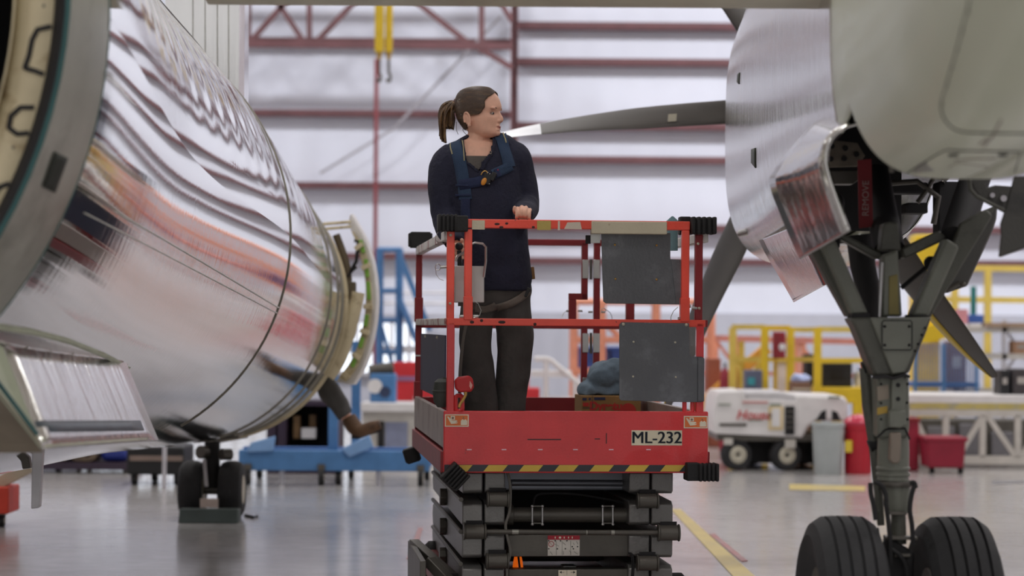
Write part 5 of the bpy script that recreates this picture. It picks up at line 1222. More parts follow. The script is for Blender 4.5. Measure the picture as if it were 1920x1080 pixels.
# ================================================================ background equipment
def bx(mb, x0, y0, x1, y1, D, t=.05):
    """box whose front face covers a pixel rectangle at depth D"""
    a = P(x0, y1, D); b = P(x1, y0, D); return mb.box(min(a.x, b.x), max(a.x, b.x), D, D + t, min(a.z, b.z), max(a.z, b.z))
def gbx(mb, x0, y0, x1, D, t=.05, z=0.0):
    a = P(x0, y0, D); b = P(x1, y0, D); return mb.box(a.x, b.x, D, D + t, z, a.z)
def bm_(mb, x0, y0, x1, y1, D, w=.05, D1=None): return mb.beam(P(x0, y0, D), P(x1, y1, D1 or D), w)
def ground(px, D): p = P(px, 700, D); return V((p.x, D, 0))
def thing(name, px, D, label, cat, group=None): 
    o = empty(name, ground(px, D), label, cat, group); ROOTM[o.name] = Matrix.Translation(o.location); return o
def caster(par, px, D, r=.06, name='caster'):
    c = ground(px, D); w = MB().cyl(c + V((-.025, 0, r)), c + V((.025, 0, r)), r, n=18).build(name, m_black, par)
    MB().cyl(c + V((-.027, 0, r)), c + V((.027, 0, r)), r * .5, n=12).build('caster_hub', m_hub, w)
    MB().box(c.x - .035, c.x + .035, c.y - .03, c.y + .03, r * 1.9, r * 2.6).build('caster_fork', m_dark, w)
# ---- blue dolly (left of the lift)
d = thing('support_dolly', 620, 22.5, 'long low blue steel dolly on casters behind the open aircraft nose', 'dolly')
bx(MB(), 447, 846, 806, 882, 22.5, .12).build('side_beam', m_blue, d, bevel=.01); bx(MB(), 455, 840, 800, 862, 23.4, .12).build('side_beam', mat('stand_blue_dark', rgb(56, 104, 170), .5), d, bevel=.01)
for x in (450, 612, 790): bx(MB(), x, 850, x + 18, 876, 22.6, .9).build('cross_member', m_blue, d)
bx(MB(), 615, 690, 634, 850, 22.6, .1).build('post', m_blue, d, bevel=.006)
bx(MB(), 658, 640, 676, 850, 23.3, .1).build('post', m_blue, d, bevel=.006)
MB().prism([P(a, b, 22.45) for a, b in ((640, 842), (655, 858), (700, 838), (692, 815))], (0, .06, 0)).build('cradle_pad', mat('pale_blue_paint', rgb(128, 168, 216), .5), d, bevel=.01)
MB().prism([P(a, b, 22.45) for a, b in ((462, 848), (470, 830), (516, 818), (512, 846))], (0, .06, 0)).build('cradle_pad', mat('pale_blue_paint', (0, 0, 0, 1)), d, bevel=.01)
for x, dd in ((466, 22.5), (488, 23.5), (604, 22.5), (636, 22.6), (660, 23.5), (790, 22.5), (802, 23.4)): caster(d, x, dd, .075)
for x in (530, 711): MB().cyl(ground(x, 22.6), ground(x, 22.6) + V((0, 0, .22)), .025, n=10).build('jack_foot', m_alu, d)
# dark cabinet on it
t = empty('tool_cart', P(560, 842, 24.2), 'dark purple open tool cart with pale items inside, behind the blue dolly', 'cart'); ROOTM[t.name] = Matrix.Translation(t.location)
a = P(500, 842, 24.2); b = P(636, 752, 24.2); m_pur = mat('dark_purple', rgb(58, 44, 62), .5)
MB().box(a.x, b.x, 24.2, 24.9, a.z - .45, a.z + .02).build('lower_shelf', m_pur, t); MB().box(a.x, b.x, 24.85, 24.9, a.z, b.z).build('back_panel', m_dark2, t); MB().box(a.x, b.x, 24.2, 24.9, b.z - .05, b.z).build('top_panel', m_pur, t)
for x in (500, 520, 618): bx(MB(), x, 752, x + 17, 846, 24.2, .6).build('side_panel', m_pur, t)
gbx(gbx(MB(), 505, 860, 520, 24.3, .5), 616, 860, 632, 24.3, .5).build('leg_frame', m_dark2, t)
bx(MB(), 565, 803, 592, 822, 24.3, .2).build('pale_tub', m_white, t); bx(MB(), 550, 780, 562, 822, 24.4, .2).build('wood_block', mat('wood_tan', rgb(150, 116, 76), .6), t); bx(MB(), 580, 778, 592, 802, 24.5, .2).build('wood_block', mat('wood_tan', rgb(150, 116, 76), .6), t)
# ---- blue stairs with posts
s_ = thing('access_stairs', 745, 30, 'tall blue tubular access stairs near the bright low windows', 'stairs')
for x, y0 in ((712, 466), (749, 466)): MB().cyl(P(x, y0, 30), ground(x, 30), .05, n=10).build('post', m_blue, s_)
for y in (468, 545, 600, 660): MB().cyl(P(709, y, 30), P(752, y, 30), .035, n=10).build('rung', m_blue, s_)
for dd in (29.6, 30.4): MB().beam(P(749, 478, dd), P(806, 620, dd), .07).build('handrail', m_blue, s_)
MB().beam(P(749, 560, 30), P(830, 760, 30), .06, .5, V((0, 1, 0))).build('stringer', m_blue, s_); MB().beam(P(712, 600, 30), P(740, 700, 30), .05).build('brace', m_blue, s_)
gbx(MB(), 706, 756, 756, 29.7, .9).build('base_frame', mat('stand_blue_dark', (0, 0, 0, 1)), s_)
# wall conduits
for y in (548, 568): 
    _c = MB().cyl(P(690, y, 39.6), P(860, y + 1, 39.6), .025, n=8); struct(_c, 'conduit', m_alu, smooth=40)
# ---- red cabinets, white bench, machine
def cabinet(name, x0, y0, x1, D, t, m, label, cat, doors=2, group=None, dm=None, handle=True):
    o = thing(name, (x0 + x1) / 2, D, label, cat, group); gbx(MB(), x0, y0, x1, D, t).build('carcass', m, o, bevel=.01)
    a = P(x0, y0, D); b = P(x1, y0, D); w = (b.x - a.x) / doors
    for i in range(doors):
        dd = MB().box(a.x + w * i + .02, a.x + w * (i + 1) - .02, D - .015, D, .08, a.z - .03).build('door', dm or m, o, bevel=.004)
        if handle: MB().box(a.x + w * (i + .85) - .015, a.x + w * (i + .85) + .015, D - .04, D - .015, a.z * .5, a.z * .5 + .12).build('handle', m_steel, dd)
    return o
m_cred = mat('cabinet_red', rgb(206, 44, 52), .45, 0, .06)
c_ = cabinet('tool_cabinet', 737, 679, 834, 29.0, .6, m_cred, 'red tool cabinet with a lilac band behind the lift left side', 'cabinet', 2)
bx(MB(), 738, 706, 833, 714, 28.97, .02).build('lilac_band', mat('lilac_band', rgb(150, 110, 150), .5), c_, smooth=0)
cabinet('tool_cabinet', 972, 664, 992, 29.5, .5, m_cred, 'narrow tall red cabinet showing beside the woman\'s legs', 'cabinet', 1)
cabinet('tool_cabinet', 976, 728, 1012, 27.0, .5, m_cred, 'low red cabinet showing just above the lift deck right of the legs', 'cabinet', 1)
w = thing('workbench', 745, 26.0, 'white topped workbench with pale body and blue grey panel behind the lift', 'workbench')
bx(MB(), 676, 757, 850, 772, 26.0, .8).build('worktop', m_white, w, bevel=.01); gbx(MB(), 680, 772, 846, 26.1, .7).build('bench_body', m_wsteel, w); bx(MB(), 722, 792, 764, 842, 26.07, .04).build('front_panel', mat('blue_grey_panel', rgb(140, 146, 172), .5), w); bx(MB(), 708, 790, 720, 846, 26.07, .04).build('dark_slot', m_dark2, w)
z = P(700, 757, 26.3).z
mc = empty('grinder', P(714, 757, 26.4), 'blue bench machine with dark head standing on the white workbench', 'machine'); ROOTM[mc.name] = Matrix.Translation(mc.location)
a = P(694, 700, 26.3); b = P(742, 700, 26.3); MB().box(a.x, b.x, 26.3, 26.6, z, a.z).build('machine_base', m_blue, mc, bevel=.02)
MB().cyl(P(692, 696, 26.4), P(738, 690, 26.4), .07, n=14).build('motor_head', m_dark, mc); MB().cyl(P(703, 724, 26.3), P(703, 724, 26.27), .08, n=16).build('dial', m_white, mc); MB().cyl(P(722, 735, 26.3), P(722, 735, 26.27), .06, n=16).build('dial', mat('dial_dark', rgb(50, 60, 90), .4), mc)
# ---- white step rail and shelves
st_ = thing('step_stand', 1040, 28.0, 'white step stand with sloping handrail seen between the lift posts', 'step stand')
for dd in (28.0, 28.6):
    MB().tube([P(1002, 673, dd), P(1027, 673, dd), P(1034, 677, dd), P(1088, 722, dd), P(1130, 790, dd)], .032, 10).build('handrail', m_white, st_)
    for x, y in ((1024, 676), (1078, 716)): MB().cyl(P(x, y, dd), ground(x, dd), .03, n=8).build('upright', m_white, st_)
for y in (701, 751, 800): bx(MB(), 996, y - 5, 1072, y + 6, 28.0, .6).build('step', m_white, st_)
# ---- orange scaffold with blue boxes
sf = thing('scaffold', 1110, 31.0, 'orange steel scaffold frame behind the lift gate hinges', 'scaffold')
for x in (1076, 1128, 1230, 1333):
    for dd in (31.0, 32.2): MB().cyl(P(x, 566, dd), ground(x, dd), .06, n=10).build('upright', m_orng, sf)
for y, x1 in ((566, 1333), (637, 1333), (696, 1230)):
    for dd in (31.0, 32.2): MB().cyl(P(1074, y, dd), P(x1, y, dd), .045, n=10).build('ledger', m_orng, sf)
for dd in (31.0,): MB().cyl(P(1130, 600, dd), P(1230, 700, dd), .04, n=8).cyl(P(1240, 700, dd), P(1330, 570, dd), .04, n=8).build('diagonal_brace', m_orng, sf)
zdeck = P(1100, 698, 31).z; MB().box(P(1074, 0, 31).x, P(1333, 0, 31).x, 31.0, 32.2, zdeck - .03, zdeck + .02).build('deck_board', mat('pink_board', rgb(214, 150, 150), .6), sf)
m_bbl = mat('box_blue', rgb(60, 98, 176), .5)
for i, (x0, x1) in enumerate(((1084, 1142), (1146, 1205))):
    k = empty('storage_bin', P((x0 + x1) / 2, 696, 31.3), ('blue storage bin on the orange scaffold deck, behind the gate hinges', 'blue storage bin on the orange scaffold deck, behind the lower grey shield')[i], 'bin', 'blue bins on the scaffold'); ROOTM[k.name] = Matrix.Translation(k.location)
    a = P(x0, 652, 31.2); b = P(x1, 652, 31.2); MB().box(a.x, b.x, 31.2, 31.9, zdeck + .022, a.z).build('bin_body', m_bbl, k, bevel=.02); MB().box(a.x - .008, b.x + .008, 31.18, 31.92, a.z - .04, a.z + .01).build('bin_rim', m_bbl, k, bevel=.006)
# ---- orange rack right
rk = thing('storage_rack', 1460, 32.0, 'long orange pallet rack behind the yellow guard rails', 'rack')
for x in (1342, 1380, 1494, 1506, 1620):
    MB().beam(P(x, 632, 32), ground(x, 32), .07).build('upright', m_orng, rk)
for y, h in ((638, .08), (702, .05)):
    MB().beam(P(1340, y - 4, 32), P(1622, y + 3, 32), h).build('rack_beam', mat('pale_orange_beam', rgb(214, 142, 128), .5), rk)
for a, b in ((1344, 1380), (1494, 1540)): MB().beam(P(a, 640, 32.05), P(b, 690, 32.05), .04).build('rack_brace', m_orng, rk)
# orange sloping conveyor / stair
cv = thing('loading_ramp', 1350, 30.2, 'orange sloping ramp behind the white ground power cart left end', 'ramp')
MB().beam(P(1300, 770, 30.0), P(1440, 652, 30.0), .14).build('side_rail', mat('amber_paint', rgb(226, 160, 60), .5), cv, bevel=.01); MB().beam(P(1300, 772, 30.7), P(1440, 654, 30.7), .12).build('side_rail', m_orng, cv)
for x, y in ((1320, 755), (1400, 688)): gbx(MB(), x, y, x + 9, 30.1, .5).build('support_leg', m_orng, cv)
gbx(MB(), 1326, 672, 1352, 30.1, .5).build('motor_housing', mat('dark_orange', rgb(150, 84, 64), .6), cv, bevel=.01)
# red sacks / fire equipment low behind the cart
for i, (x0, y0, x1, D, lab) in enumerate(((1352, 690, 1372, 29.0, 'dark red equipment cover standing just behind the power cart left end'), (1384, 688, 1398, 29.0, 'slim dark red cylinder standing behind the yellow post'))):
    r = thing('equipment_cover' if i == 0 else 'gas_cylinder', (x0 + x1) / 2, D, lab, 'cover' if i == 0 else 'cylinder'); a = P(x0, y0, D); b = P(x1, y0, D); c = (a + b) / 2; rad = (b.x - a.x) / 2
    MB().lathe([(rad, 0), (rad, a.z * .8), (rad * .7, a.z * .95), (rad * .3, a.z)], V((c.x, D + .2, 0)), n=20).build('cover' if i == 0 else 'cylinder_body', mat('maroon_cover', rgb(146, 40, 58), .6), r)
    MB().cyl(V((c.x, D + .2, a.z)), V((c.x, D + .2, a.z + .06)), rad * .25, n=10).build('valve', m_dark, r)
# ---- yellow guard platform
yp = thing('work_platform', 1480, 28.0, 'yellow railed work platform behind the white ground power cart', 'work platform')
m_yel2 = mat('pale_yellow_rail', rgb(222, 196, 96), .5, 0, .1)
for x, dd in ((1374, 28.6), (1434, 28.0), (1482, 28.0), (1533, 28.0), (1660, 28.0)): MB().beam(P(x, 614, dd), ground(x, dd), .085).build('post', m_yel if dd < 28.5 else m_yel2, yp)
for x0, x1, y, dd, m in ((1372, 1434, 613, 28.6, m_yel2), (1434, 1482, 615, 28.0, m_yel), (1482, 1660, 618, 28.6, m_yel2), (1533, 1660, 617, 28.0, m_yel2), (1372, 1540, 674, 28.6, m_yel2), (1533, 1660, 676, 28.0, m_yel)): MB().beam(P(x0, y, dd), P(x1, y, dd), .06).build('guard_rail', m, yp)
MB().beam(P(1392, 728, 28.2), P(1434, 672, 28.2), .06).build('brace', m_yel2, yp); MB().beam(P(1374, 650, 28.6), P(1396, 720, 28.6), .04).build('brace', m_yel2, yp); bx(MB(), 1384, 640, 1396, 728, 28.7, .05).build('ladder_side', m_yel2, yp); bx(MB(), 1450, 672, 1458, 735, 28.2, .05).build('ladder_side', m_yel2, yp)
bx(MB(), 1533, 727, 1665, 756, 28.0, .6).build('platform_beam', m_yel, yp, bevel=.01); gbx(gbx(MB(), 1560, 756, 1580, 28.0, .1), 1600, 756, 1618, 28.0, .1).build('platform_leg', m_yel, yp)
bx(MB(), 1458, 678, 1476, 740, 28.6, .02).build('notice_board', mat('pale_board', rgb(224, 214, 216), .6), yp)
# extinguisher cabinet on platform rails
fx = empty('fire_cabinet', P(1461, 674, 27.9), 'dark red fire extinguisher box hung between two yellow posts', 'fire cabinet'); ROOTM[fx.name] = Matrix.Translation(fx.location)
bx(MB(), 1450, 622, 1473, 672, 27.86, .12).build('cabinet_box', mat('extinguisher_red', rgb(150, 30, 44), .45), fx, bevel=.01); MB().ball(P(1466, 651, 27.86), (.035, .01, .045)).build('round_label', m_white, fx); bx(MB(), 1453, 626, 1460, 668, 27.85, .02).build('door_edge', m_dred, fx)
# black screen panel and drum behind the lower rail
bk_ = empty('crate', P(1568, 727, 28.3), 'large black crate standing on the yellow platform beam', 'crate'); ROOTM[bk_.name] = Matrix.Translation(bk_.location)
bx(MB(), 1542, 681, 1598, 725, 28.15, .4).build('crate_body', m_blk, bk_, bevel=.01); bx(MB(), 1556, 692, 1582, 712, 28.14, .02).build('crate_panel', m_dark2, bk_)
wd_ = empty('drum', P(1610, 727, 28.3), 'white plastic drum beside the black crate on the yellow beam', 'drum'); ROOTM[wd_.name] = Matrix.Translation(wd_.location)
c = P(1611, 723.5, 28.35); MB().lathe([(.05, 0), (.07, .01), (.07, .14), (.05, .17), (.02, .18)], c, n=20).build('drum_body', m_white, wd_); MB().cyl(c + V((0, 0, .18)), c + V((0, 0, .2)), .025).build('drum_cap', m_blue, wd_)
# cabinets (dark) on the right of post
cabinet('locker', 1512, 664, 1530, 29.5, .4, m_dark2, 'narrow dark locker behind the yellow platform post', 'locker', 1, handle=False)
# brown box with bluish bag
bb = thing('stacked_carton', 1502, 27.2, 'brown carton stack behind the power cart with a pale blue bag on top', 'carton'); gbx(MB(), 1486, 716, 1520, 27.2, .4).build('carton_body', mat('carton_brown', rgb(132, 98, 80), .7), bb, bevel=.01); bx(MB(), 1486, 728, 1520, 731, 27.19, .02).build('carton_tape', m_beige, bb)
bg = folds(MB().ball(P(1502, 710, 27.35), (.11, .12, .05), 24, 14), .03, 14); tag(bg.build('plastic_bag', mat('pale_blue_plastic', rgb(176, 190, 232), .3), smooth=60), 'crumpled pale blue plastic bag on top of the brown carton', 'bag')
gb_ = thing('equipment_case', 1412, 27.6, 'teal and grey equipment case low behind the power cart', 'case'); gbx(MB(), 1398, 694, 1430, 27.6, .3).build('case_body', mat('slate_case', rgb(96, 100, 122), .6), gb_, bevel=.01); bx(MB(), 1402, 708, 1416, 722, 27.58, .03).build('case_label', mat('teal_label', rgb(60, 150, 160), .5), gb_)
# ---- ground power cart
g = thing('ground_power_cart', 1460, 25.4, 'white wheeled ground power cart with red script on its side', 'cart')
DC = 25.2
MB().prism([P(a, b, DC) for a, b in ((1342, 745), (1350, 735), (1395, 733), (1398, 748), (1470, 750), (1472, 752), (1492, 752), (1492, 820), (1340, 813), (1337, 790))], (0, 1.3, 0)).build('main_body', m_white, g, bevel=.03)
MB().prism([P(a, b, DC + .02) for a, b in ((1398, 735), (1470, 735), (1495, 742), (1492, 756), (1398, 750))], (0, 1.2, 0)).build('hood', mat('grey_white_paint', rgb(206, 204, 206), .45), g, bevel=.02)
MB().prism([P(a, b, DC) for a, b in ((1490, 740), (1582, 743), (1590, 752), (1590, 790), (1560, 790), (1530, 790), (1516, 800), (1505, 822), (1490, 820))], (0, 1.3, 0)).build('front_body', m_white, g, bevel=.03)
gr = bx(MB(), 1472, 762, 1490, 815, DC - .02, .03).build('side_grille', m_dark2, g)
for y in (770, 780, 790, 800): bx(MB(), 1473, y, 1489, y + 3, DC - .03, .02).build('louvre', m_dark, gr)
bx(MB(), 1441, 762, 1469, 806, DC - .015, .02).build('side_panel', mat('pale_yellow_panel', rgb(230, 208, 160), .5), g); bx(MB(), 1447, 766, 1463, 800, DC - .022, .02).build('panel_face', m_white, g)
MB().prism([P(a, b, DC - .01) for a, b in ((1530, 788), (1540, 772), (1549, 768), (1549, 788))], (0, .03, 0)).build('fender_opening', m_dark2, g); MB().prism([P(a, b, DC - .01) for a, b in ((1560, 788), (1560, 769), (1570, 773), (1577, 788))], (0, .03, 0)).build('fender_opening', m_dark2, g)
bx(MB(), 1392, 753, 1440, 756, DC - .015, .02).build('red_stripe', mat('faded_red', rgb(214, 150, 146), .5), g); bx(MB(), 1349, 794, 1400, 799, DC - .015, .02).build('vent_slot', m_dark, g); bx(MB(), 1347, 757, 1370, 760, DC - .015, .02).build('name_strip', mat('grey_print', rgb(150, 156, 144), .5), g); bx(MB(), 1444, 757, 1464, 762, DC - .015, .02).build('name_strip', mat('grey_print', (0, 0, 0, 1)), g); bx(MB(), 1553, 743, 1575, 747, DC - .015, .02).build('name_strip', mat('grey_print', (0, 0, 0, 1)), g)
text('House', .14, P(1413, 779, DC - .012), (1, 0, 0), (0, 0, 1), mat('script_red', rgb(206, 84, 84), .5), g, 'script_lettering', .003, .002, shear=.3)
bx(MB(), 1404, 786, 1428, 789, DC - .015, .02).build('script_underline', mat('grey_print', (0, 0, 0, 1)), g)
bx(MB(), 1345, 815, 1590, 826, DC + .05, 1.2).build('chassis', m_dark, g); bx(MB(), 1400, 826, 1560, 868, DC + .4, .7).build('undercarriage', m_dark2, g)
bx(MB(), 1358, 822, 1374, 834, DC, .1).build('spring_hanger', m_wsteel, g); bx(MB(), 1472, 824, 1492, 840, DC, .1).build('spring_hanger', m_wsteel, g)
for x, dd in ((1381, DC + .1), (1473, DC + .1), (1410, DC + 1.1), (1505, DC + 1.1), (1545, DC + .4)):
    c = ground(x, dd); t_ = MB().lathe([(.08, -.07), (.14, -.08), (.16, -.05), (.165, 0), (.16, .05), (.14, .08), (.08, .07)], c + V((0, 0, .165)), (.25, -1, 0), 28).build('wheel', m_tyre, g)
    MB().lathe([(.0, .06), (.05, .085), (.09, .078), (.1, .06), (.1, -.06), (0, -.06)], c + V((0, 0, .165)), (.25, -1, 0), 22).build('wheel_rim', m_hub, t_)
# ---- bins
def can(name, x0, x1, ytop, D, m, label, taper=.82, lid=None, rim=True, wheels=0):
    o = thing(name, (x0 + x1) / 2, D, label, 'bin'); a = P(x0, ytop, D); b = P(x1, ytop, D); r = (b.x - a.x) / 2; c = V(((a.x + b.x) / 2, D + r, 0))
    MB().lathe([(r * taper, 0.0), (r * (taper + .03), .02), (r * .97, a.z - .05), (r * .97, a.z), (r * .9, a.z), (r * (taper - .05), .04)], c, n=36, caps=True).build('bin_body', m, o)
    if rim: MB().lathe([(r * .96, a.z - .05), (r * 1.02, a.z - .045), (r * 1.02, a.z - .005), (r * .96, a.z)], c, n=36, caps=False).build('bin_rim', m, o)
    return o, c, r, a.z
can('waste_bin', 1526, 1588, 793, 24.6, mat('bin_grey', rgb(176, 182, 182), .35, 0, .05), 'grey tapered waste bin in front of the white power cart')
m_br = mat('bin_red', rgb(186, 30, 48), .4, 0, .06)
o, c, r, h = can('waste_bin', 1586, 1640, 797, 24.7, m_br, 'tall red lidded waste bin with a yellow label beside the grey bin', .92)
MB().lathe([(r * 1.03, h), (r * 1.03, h + .03), (r * .8, h + .07), (r * .4, h + .1), (.0, h + .11)], c, n=30).build('bin_lid', mat('lid_red', rgb(200, 60, 84), .25), o); bx(MB(), 1585, 826, 1598, 848, 24.69, .03).build('yellow_label', mat('label_yellow', rgb(226, 196, 60), .5), o)
rbn = thing('bin_cart', 1775, 24.9, 'low dark red wheeled bin in front of the white truss bridge', 'bin'); a = P(1738, 822, 24.9); b = P(1812, 822, 24.9)
MB().loft([[V((a.x + .02, 24.92, .06)), V((b.x - .02, 24.92, .06)), V((b.x - .02, 25.4, .06)), V((a.x + .02, 25.4, .06))], [V((a.x, 24.9, a.z)), V((b.x, 24.9, a.z)), V((b.x, 25.42, a.z)), V((a.x, 25.42, a.z))]]).build('bin_body', mat('bin_maroon', rgb(150, 26, 52), .45, 0, .08), rbn, bevel=.02)
MB().box(a.x - .015, b.x + .015, 24.88, 25.44, a.z - .03, a.z + .012).build('bin_rim', mat('bin_maroon', (0, 0, 0, 1)), rbn, bevel=.008)
for x in (1748, 1802): caster(rbn, x, 25.0, .03)
rd2 = thing('bin_cart', 1712, 26.6, 'dark red bin half hidden behind the landing gear, beside the truss bridge end', 'bin'); gbx(MB(), 1690, 785, 1724, 25.4, .4).build('bin_body', mat('bin_maroon', (0, 0, 0, 1)), rd2, bevel=.02); bx(MB(), 1688, 784, 1726, 790, 25.38, .44).build('bin_rim', m_dred, rd2)
# ---- white truss bridge
tb2 = thing('truss_bridge', 1830, 26.0, 'white lattice truss bridge with flat deck and yellow edge stripe, behind the red bin', 'truss bridge')
bx(MB(), 1660, 742, 2010, 756, 26.0, 1.2).build('deck', m_white, tb2, bevel=.01); bx(MB(), 1660, 757, 2010, 767, 26.0, .08).build('yellow_edge', worn('worn_yellow', rgb(200, 184, 110), rgb(170, 164, 140), .5, 6, .5, .6), tb2)
for dd in (26.0, 27.1):
    bx(MB(), 1660, 769, 2010, 780, dd, .08).build('chord', m_wsteel, tb2); bx(MB(), 1660, 856, 2010, 869, dd, .08).build('chord', m_wsteel, tb2)
    for x in (1714, 1774, 1843, 1909, 1972): bx(MB(), x - 6, 780, x + 6, 857, dd, .06).build('upright', m_wsteel, tb2)
    for x0, x1 in ((1712, 1752), (1843, 1796), (1850, 1905), (1972, 1912)): MB().beam(P(x0, 778, dd + .03), P(x1, 858, dd + .03), .055).build('diagonal', m_wsteel, tb2)
for x in (1700, 1990): gbx(MB(), x, 866, x + 14, 26.1, .1).build('foot', m_dark, tb2)
sx = thing('equipment_pallet', 1850, 28.4, 'dark clutter of stacked parts on the floor behind the truss bridge', 'pallet'); gbx(MB(), 1700, 785, 1990, 28.4, .5).build('dark_boxes', m_dark, sx, bevel=.02)
for x0, y0, x1 in ((1740, 800, 1790), (1800, 795, 1840), (1860, 810, 1900)): gbx(MB(), x0, y0, x1, 28.3, .1).build('part_box', mat('grey_box', rgb(110, 108, 112), .6), sx, bevel=.01)
# ---- shelving behind it
sh = thing('storage_shelving', 1850, 30.0, 'pale open shelving with cartons behind the truss bridge', 'shelving')
for y in (618, 668, 735): bx(MB(), 1788, y - 4, 2000, y + 5, 30.0, .7).build('shelf', m_wsteel, sh)
bx(MB(), 1850, 606, 2000, 613, 29.95, .75).build('shelf', mat('wood_shelf', rgb(176, 148, 122), .6), sh)
for x in (1790, 1880, 1960): gbx(MB(), x, 600, x + 8, 30.0, .06).build('upright', m_alu, sh)
for x0, x1 in ((1890, 1935), (1935, 1890)): MB().beam(P(x0, 625, 30.6), P(x1, 690, 30.6), .03).build('brace', m_alu, sh)
def carton(x0, y0, x1, y1, D, m, label, name='carton', cat='carton', t=.3):
    o = empty(name, P((x0 + x1) / 2, y1, D + t / 2), label, cat); ROOTM[o.name] = Matrix.Translation(o.location)
    bx(MB(), x0, y0, x1, y1, D, t).build(name + '_body', m, o, bevel=.01); bx(MB(), x0 + (x1 - x0) * .25, y0 + (y1 - y0) * .3, x1 - (x1 - x0) * .25, y0 + (y1 - y0) * .55, D - .006, .01).build('label_patch', mat('label_grey', rgb(176, 170, 164), .6), o, smooth=0)
carton(1876, 694, 1893, 742, 26.3, m_blk, 'narrow black case standing on the truss bridge deck', 'flight_case', 'case', .4)
carton(1899, 692, 1935, 742, 26.3, mat('charcoal_case', rgb(62, 56, 58), .5), 'wide charcoal case on the truss bridge deck beside the narrow black one', 'flight_case', 'case', .4)
carton(1776, 640, 1812, 730, 29.6, mat('carton_dark', rgb(120, 84, 66), .7), 'tall brown carton standing inside the blue mesh cage', t=.3)
carton(1900, 640, 1930, 664, 30.1, mat('carton_tan', rgb(180, 140, 112), .7), 'tan carton on the middle shelf above the charcoal case', t=.3)
# ---- blue mesh cage
cg = thing('mesh_cage', 1770, 29.0, 'blue wire mesh cage on a stand behind the propeller blade tip', 'cage')
for x in (1716, 1770, 1832):
    for dd in (29.0, 29.85): MB().cyl(P(x, 645, dd), ground(x, dd), .022, n=8).build('cage_post', m_blue, cg)
wires = MB()
for i in range(24): wires.cyl(P(1716 + i * 5, 645, 29.0), P(1716 + i * 5, 742, 29.0), .006, n=5)
for i in range(12): wires.cyl(P(1716, 645 + i * 8, 29.0), P(1832, 645 + i * 8, 29.0), .006, n=5)
wires.build('wire_mesh', mat('blue_wire', rgb(96, 124, 170), .5), cg); bx(MB(), 1712, 718, 1836, 726, 29.0, .85).build('cage_floor', mat('stand_blue_dark', (0, 0, 0, 1)), cg)
# ---- yellow crane post and rail
yc = thing('jib_crane_post', 1738, 31.5, 'broad bright yellow jib crane post behind the landing gear struts', 'crane')
gbx(MB(), 1716, 440, 1764, 31.5, .5).build('post', m_yel, yc, bevel=.02); MB().beam(P(1690, 640, 31.4), P(1780, 615, 31.4), .22).build('bracket', m_yel, yc)
yr = thing('guard_railing', 1860, 33.0, 'tall pale yellow guard railing behind the storage shelving', 'railing')
for x in (1790, 1852, 1980): MB().beam(P(x, 503, 33), ground(x, 33), .09).build('rail_post', m_yel2, yr)
for y in (503, 562): MB().beam(P(1764, y - 1, 33), P(2000, y + 2, 33), .08).build('rail', m_yel2, yr)
ts = empty('signal_post', P(1826, 613, 30.2), 'teal upright stand with a blue box on the shelf, under the dark gear door', 'stand'); ROOTM[ts.name] = Matrix.Translation(ts.location)
bx(MB(), 1821, 537, 1831, 592, 30.2, .07).build('teal_column', mat('teal_paint', rgb(40, 132, 128), .5), ts, bevel=.005); bx(MB(), 1814, 590, 1845, 606, 30.15, .2).build('blue_head', m_bbl, ts, bevel=.01); bx(MB(), 1818, 606, 1841, 614, 30.15, .2).build('base', m_white, ts)
ps = empty('notice_card', P(1802, 612, 30.1), 'pale pink card standing on the shelf left of the teal stand', 'card'); ROOTM[ps.name] = Matrix.Translation(ps.location)
bx(MB(), 1789, 580, 1815, 607, 30.1, .02).build('card', mat('card_pink', rgb(226, 156, 162), .6), ps, smooth=0); bx(MB(), 1796, 606, 1808, 613, 30.1, .06).build('card_foot', m_alu, ps)
# ---- under the left aircraft
ed = thing('equipment_cart', 290, 22.3, 'black wheeled equipment cart with a pale stripe behind the nose gear', 'cart')
bx(MB(), 237, 838, 345, 890, 22.3, .7).build('cart_body', m_blk, ed, bevel=.02); bx(MB(), 243, 855, 342, 864, 22.28, .02).build('pale_stripe', mat('stripe_brown', rgb(140, 122, 112), .5), ed)
for x, dd in ((254, 22.4), (292, 22.9), (334, 22.4)): caster(ed, x, dd, .07)
MB().cyl(P(309, 830, 21.9), ground(309, 21.9), .02, n=10).build('tow_bar', m_alu, ed)
sr_ = thing('storage_stand', 150, 24.0, 'dark low stand carrying brown curved cowlings under the left aircraft belly', 'stand')
bx(MB(), 20, 868, 245, 880, 24.0, .8).build('stand_deck', m_pur, sr_)
for x in (60, 143, 163, 230): gbx(MB(), x, 880, x + 8, 24.1, .06).build('stand_leg', m_dark, sr_)
caster(sr_, 111, 24.1, .07)
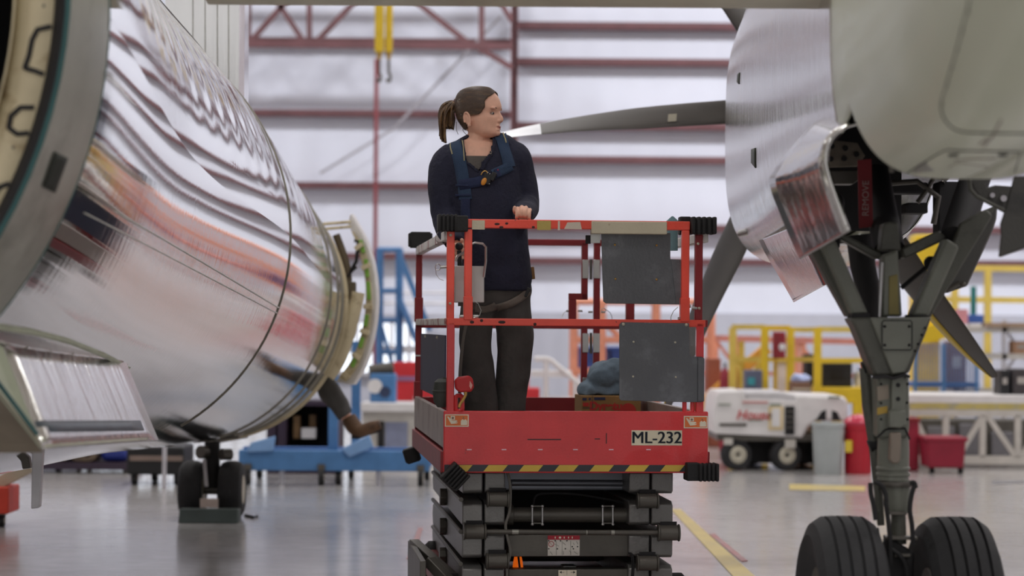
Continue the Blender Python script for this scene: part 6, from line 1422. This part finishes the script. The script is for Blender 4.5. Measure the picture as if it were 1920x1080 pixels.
for i, (x0, x1, lab) in enumerate(((76, 133, 'brown rounded cowling on the low stand, nearer the drain mast'), (136, 186, 'brown rounded cowling on the low stand, beside the blue cover'))):
    k = empty('cowling', P((x0 + x1) / 2, 866, 24.2), lab, 'cowling', 'cowlings on the low stand'); ROOTM[k.name] = Matrix.Translation(k.location)
    a = P(x0, 865, 24.2); b = P(x1, 832, 24.2); h = b.z - a.z; w_ = b.x - a.x
    MB().prism([V((a.x + w_ / 2 + w_ / 2 * math.copysign(abs(cos(t)) ** .6, cos(t)), 24.05, a.z + h / 2 + h / 2 * math.copysign(abs(sin(t)) ** .7, sin(t)))) for t in [2 * pi * q / 28 for q in range(28)]], (0, .6, 0)).build('cowl_shell', mat('cowl_brown', rgb(112, 96, 78), .6, 0, .2, 6), k, bevel=.015)
    for x in (.3, .65): MB().cyl(V((a.x + w_ * x, 24.04, a.z + h * .45)), V((a.x + w_ * x, 24.06, a.z + h * .45)), .03, n=12).build('cowl_port', m_dark2, k)
cv_ = folds(bx(MB(), 188, 838, 238, 865, 24.1, .5), .0, 1).build('tarpaulin', mat('tarp_blue', rgb(40, 56, 140), .5), None, bevel=.05); tag(cv_, 'dark blue covered bundle on the low stand behind the nose gear', 'cover')
# red jack at the left edge
jk = thing('aircraft_jack', 0, 17.6, 'red jack base with pale diagonal legs at the far left edge', 'jack')
a = P(-40, 956, 17.6); b = P(16, 914, 17.6); MB().box(a.x, b.x, 17.6, 18.0, .1, b.z).build('jack_box', mat('jack_red', rgb(214, 62, 40), .5), jk, bevel=.01)
MB().beam(P(-20, 915, 17.8), P(58, 874, 17.8), .09).build('jack_leg', mat('jack_beige', rgb(196, 184, 160), .5), jk, bevel=.006); MB().beam(P(-30, 890, 17.9), P(40, 850, 17.9), .09).build('jack_leg', mat('jack_brown', rgb(120, 108, 84), .5), jk, bevel=.006)
for x in (-20, 4): caster(jk, x, 17.7, .045)
# ---- hoist slings
for i, (x, lab) in enumerate(((711, 'thicker yellow hoist sling with a dark hook, hanging beside the red pipe'), (729, 'thinner yellow hoist sling with a dark hook, hanging right of the thicker one'))):
    w_ = .055 if i == 0 else .045; Dh = 30.0 + i * .6
    hk = empty('hoist_sling', P(x, 100, Dh), lab, 'hoist', 'yellow hoist slings'); ROOTM[hk.name] = Matrix.Translation(hk.location)
    a = P(x, 98, Dh); MB().box(a.x - w_, a.x + w_, Dh - .03, Dh + .03, a.z, 10.9).build('sling', m_yel, hk, bevel=.01)
    MB().cyl(P(x, 98, Dh), P(x, 112, Dh), .04, .02, n=10).build('swivel', mat('brass_dark', rgb(170, 136, 60), .5), hk)
    lk_ = MB().cyl(P(x, 112, Dh), P(x, 138, Dh), .018, n=8).tube([P(x + dx, y, Dh) for dx, y in ((0, 136), (3, 142), (2, 152), (-2, 154), (-4, 148))], .018, 8); lk_.build('hook', m_dark, hk)
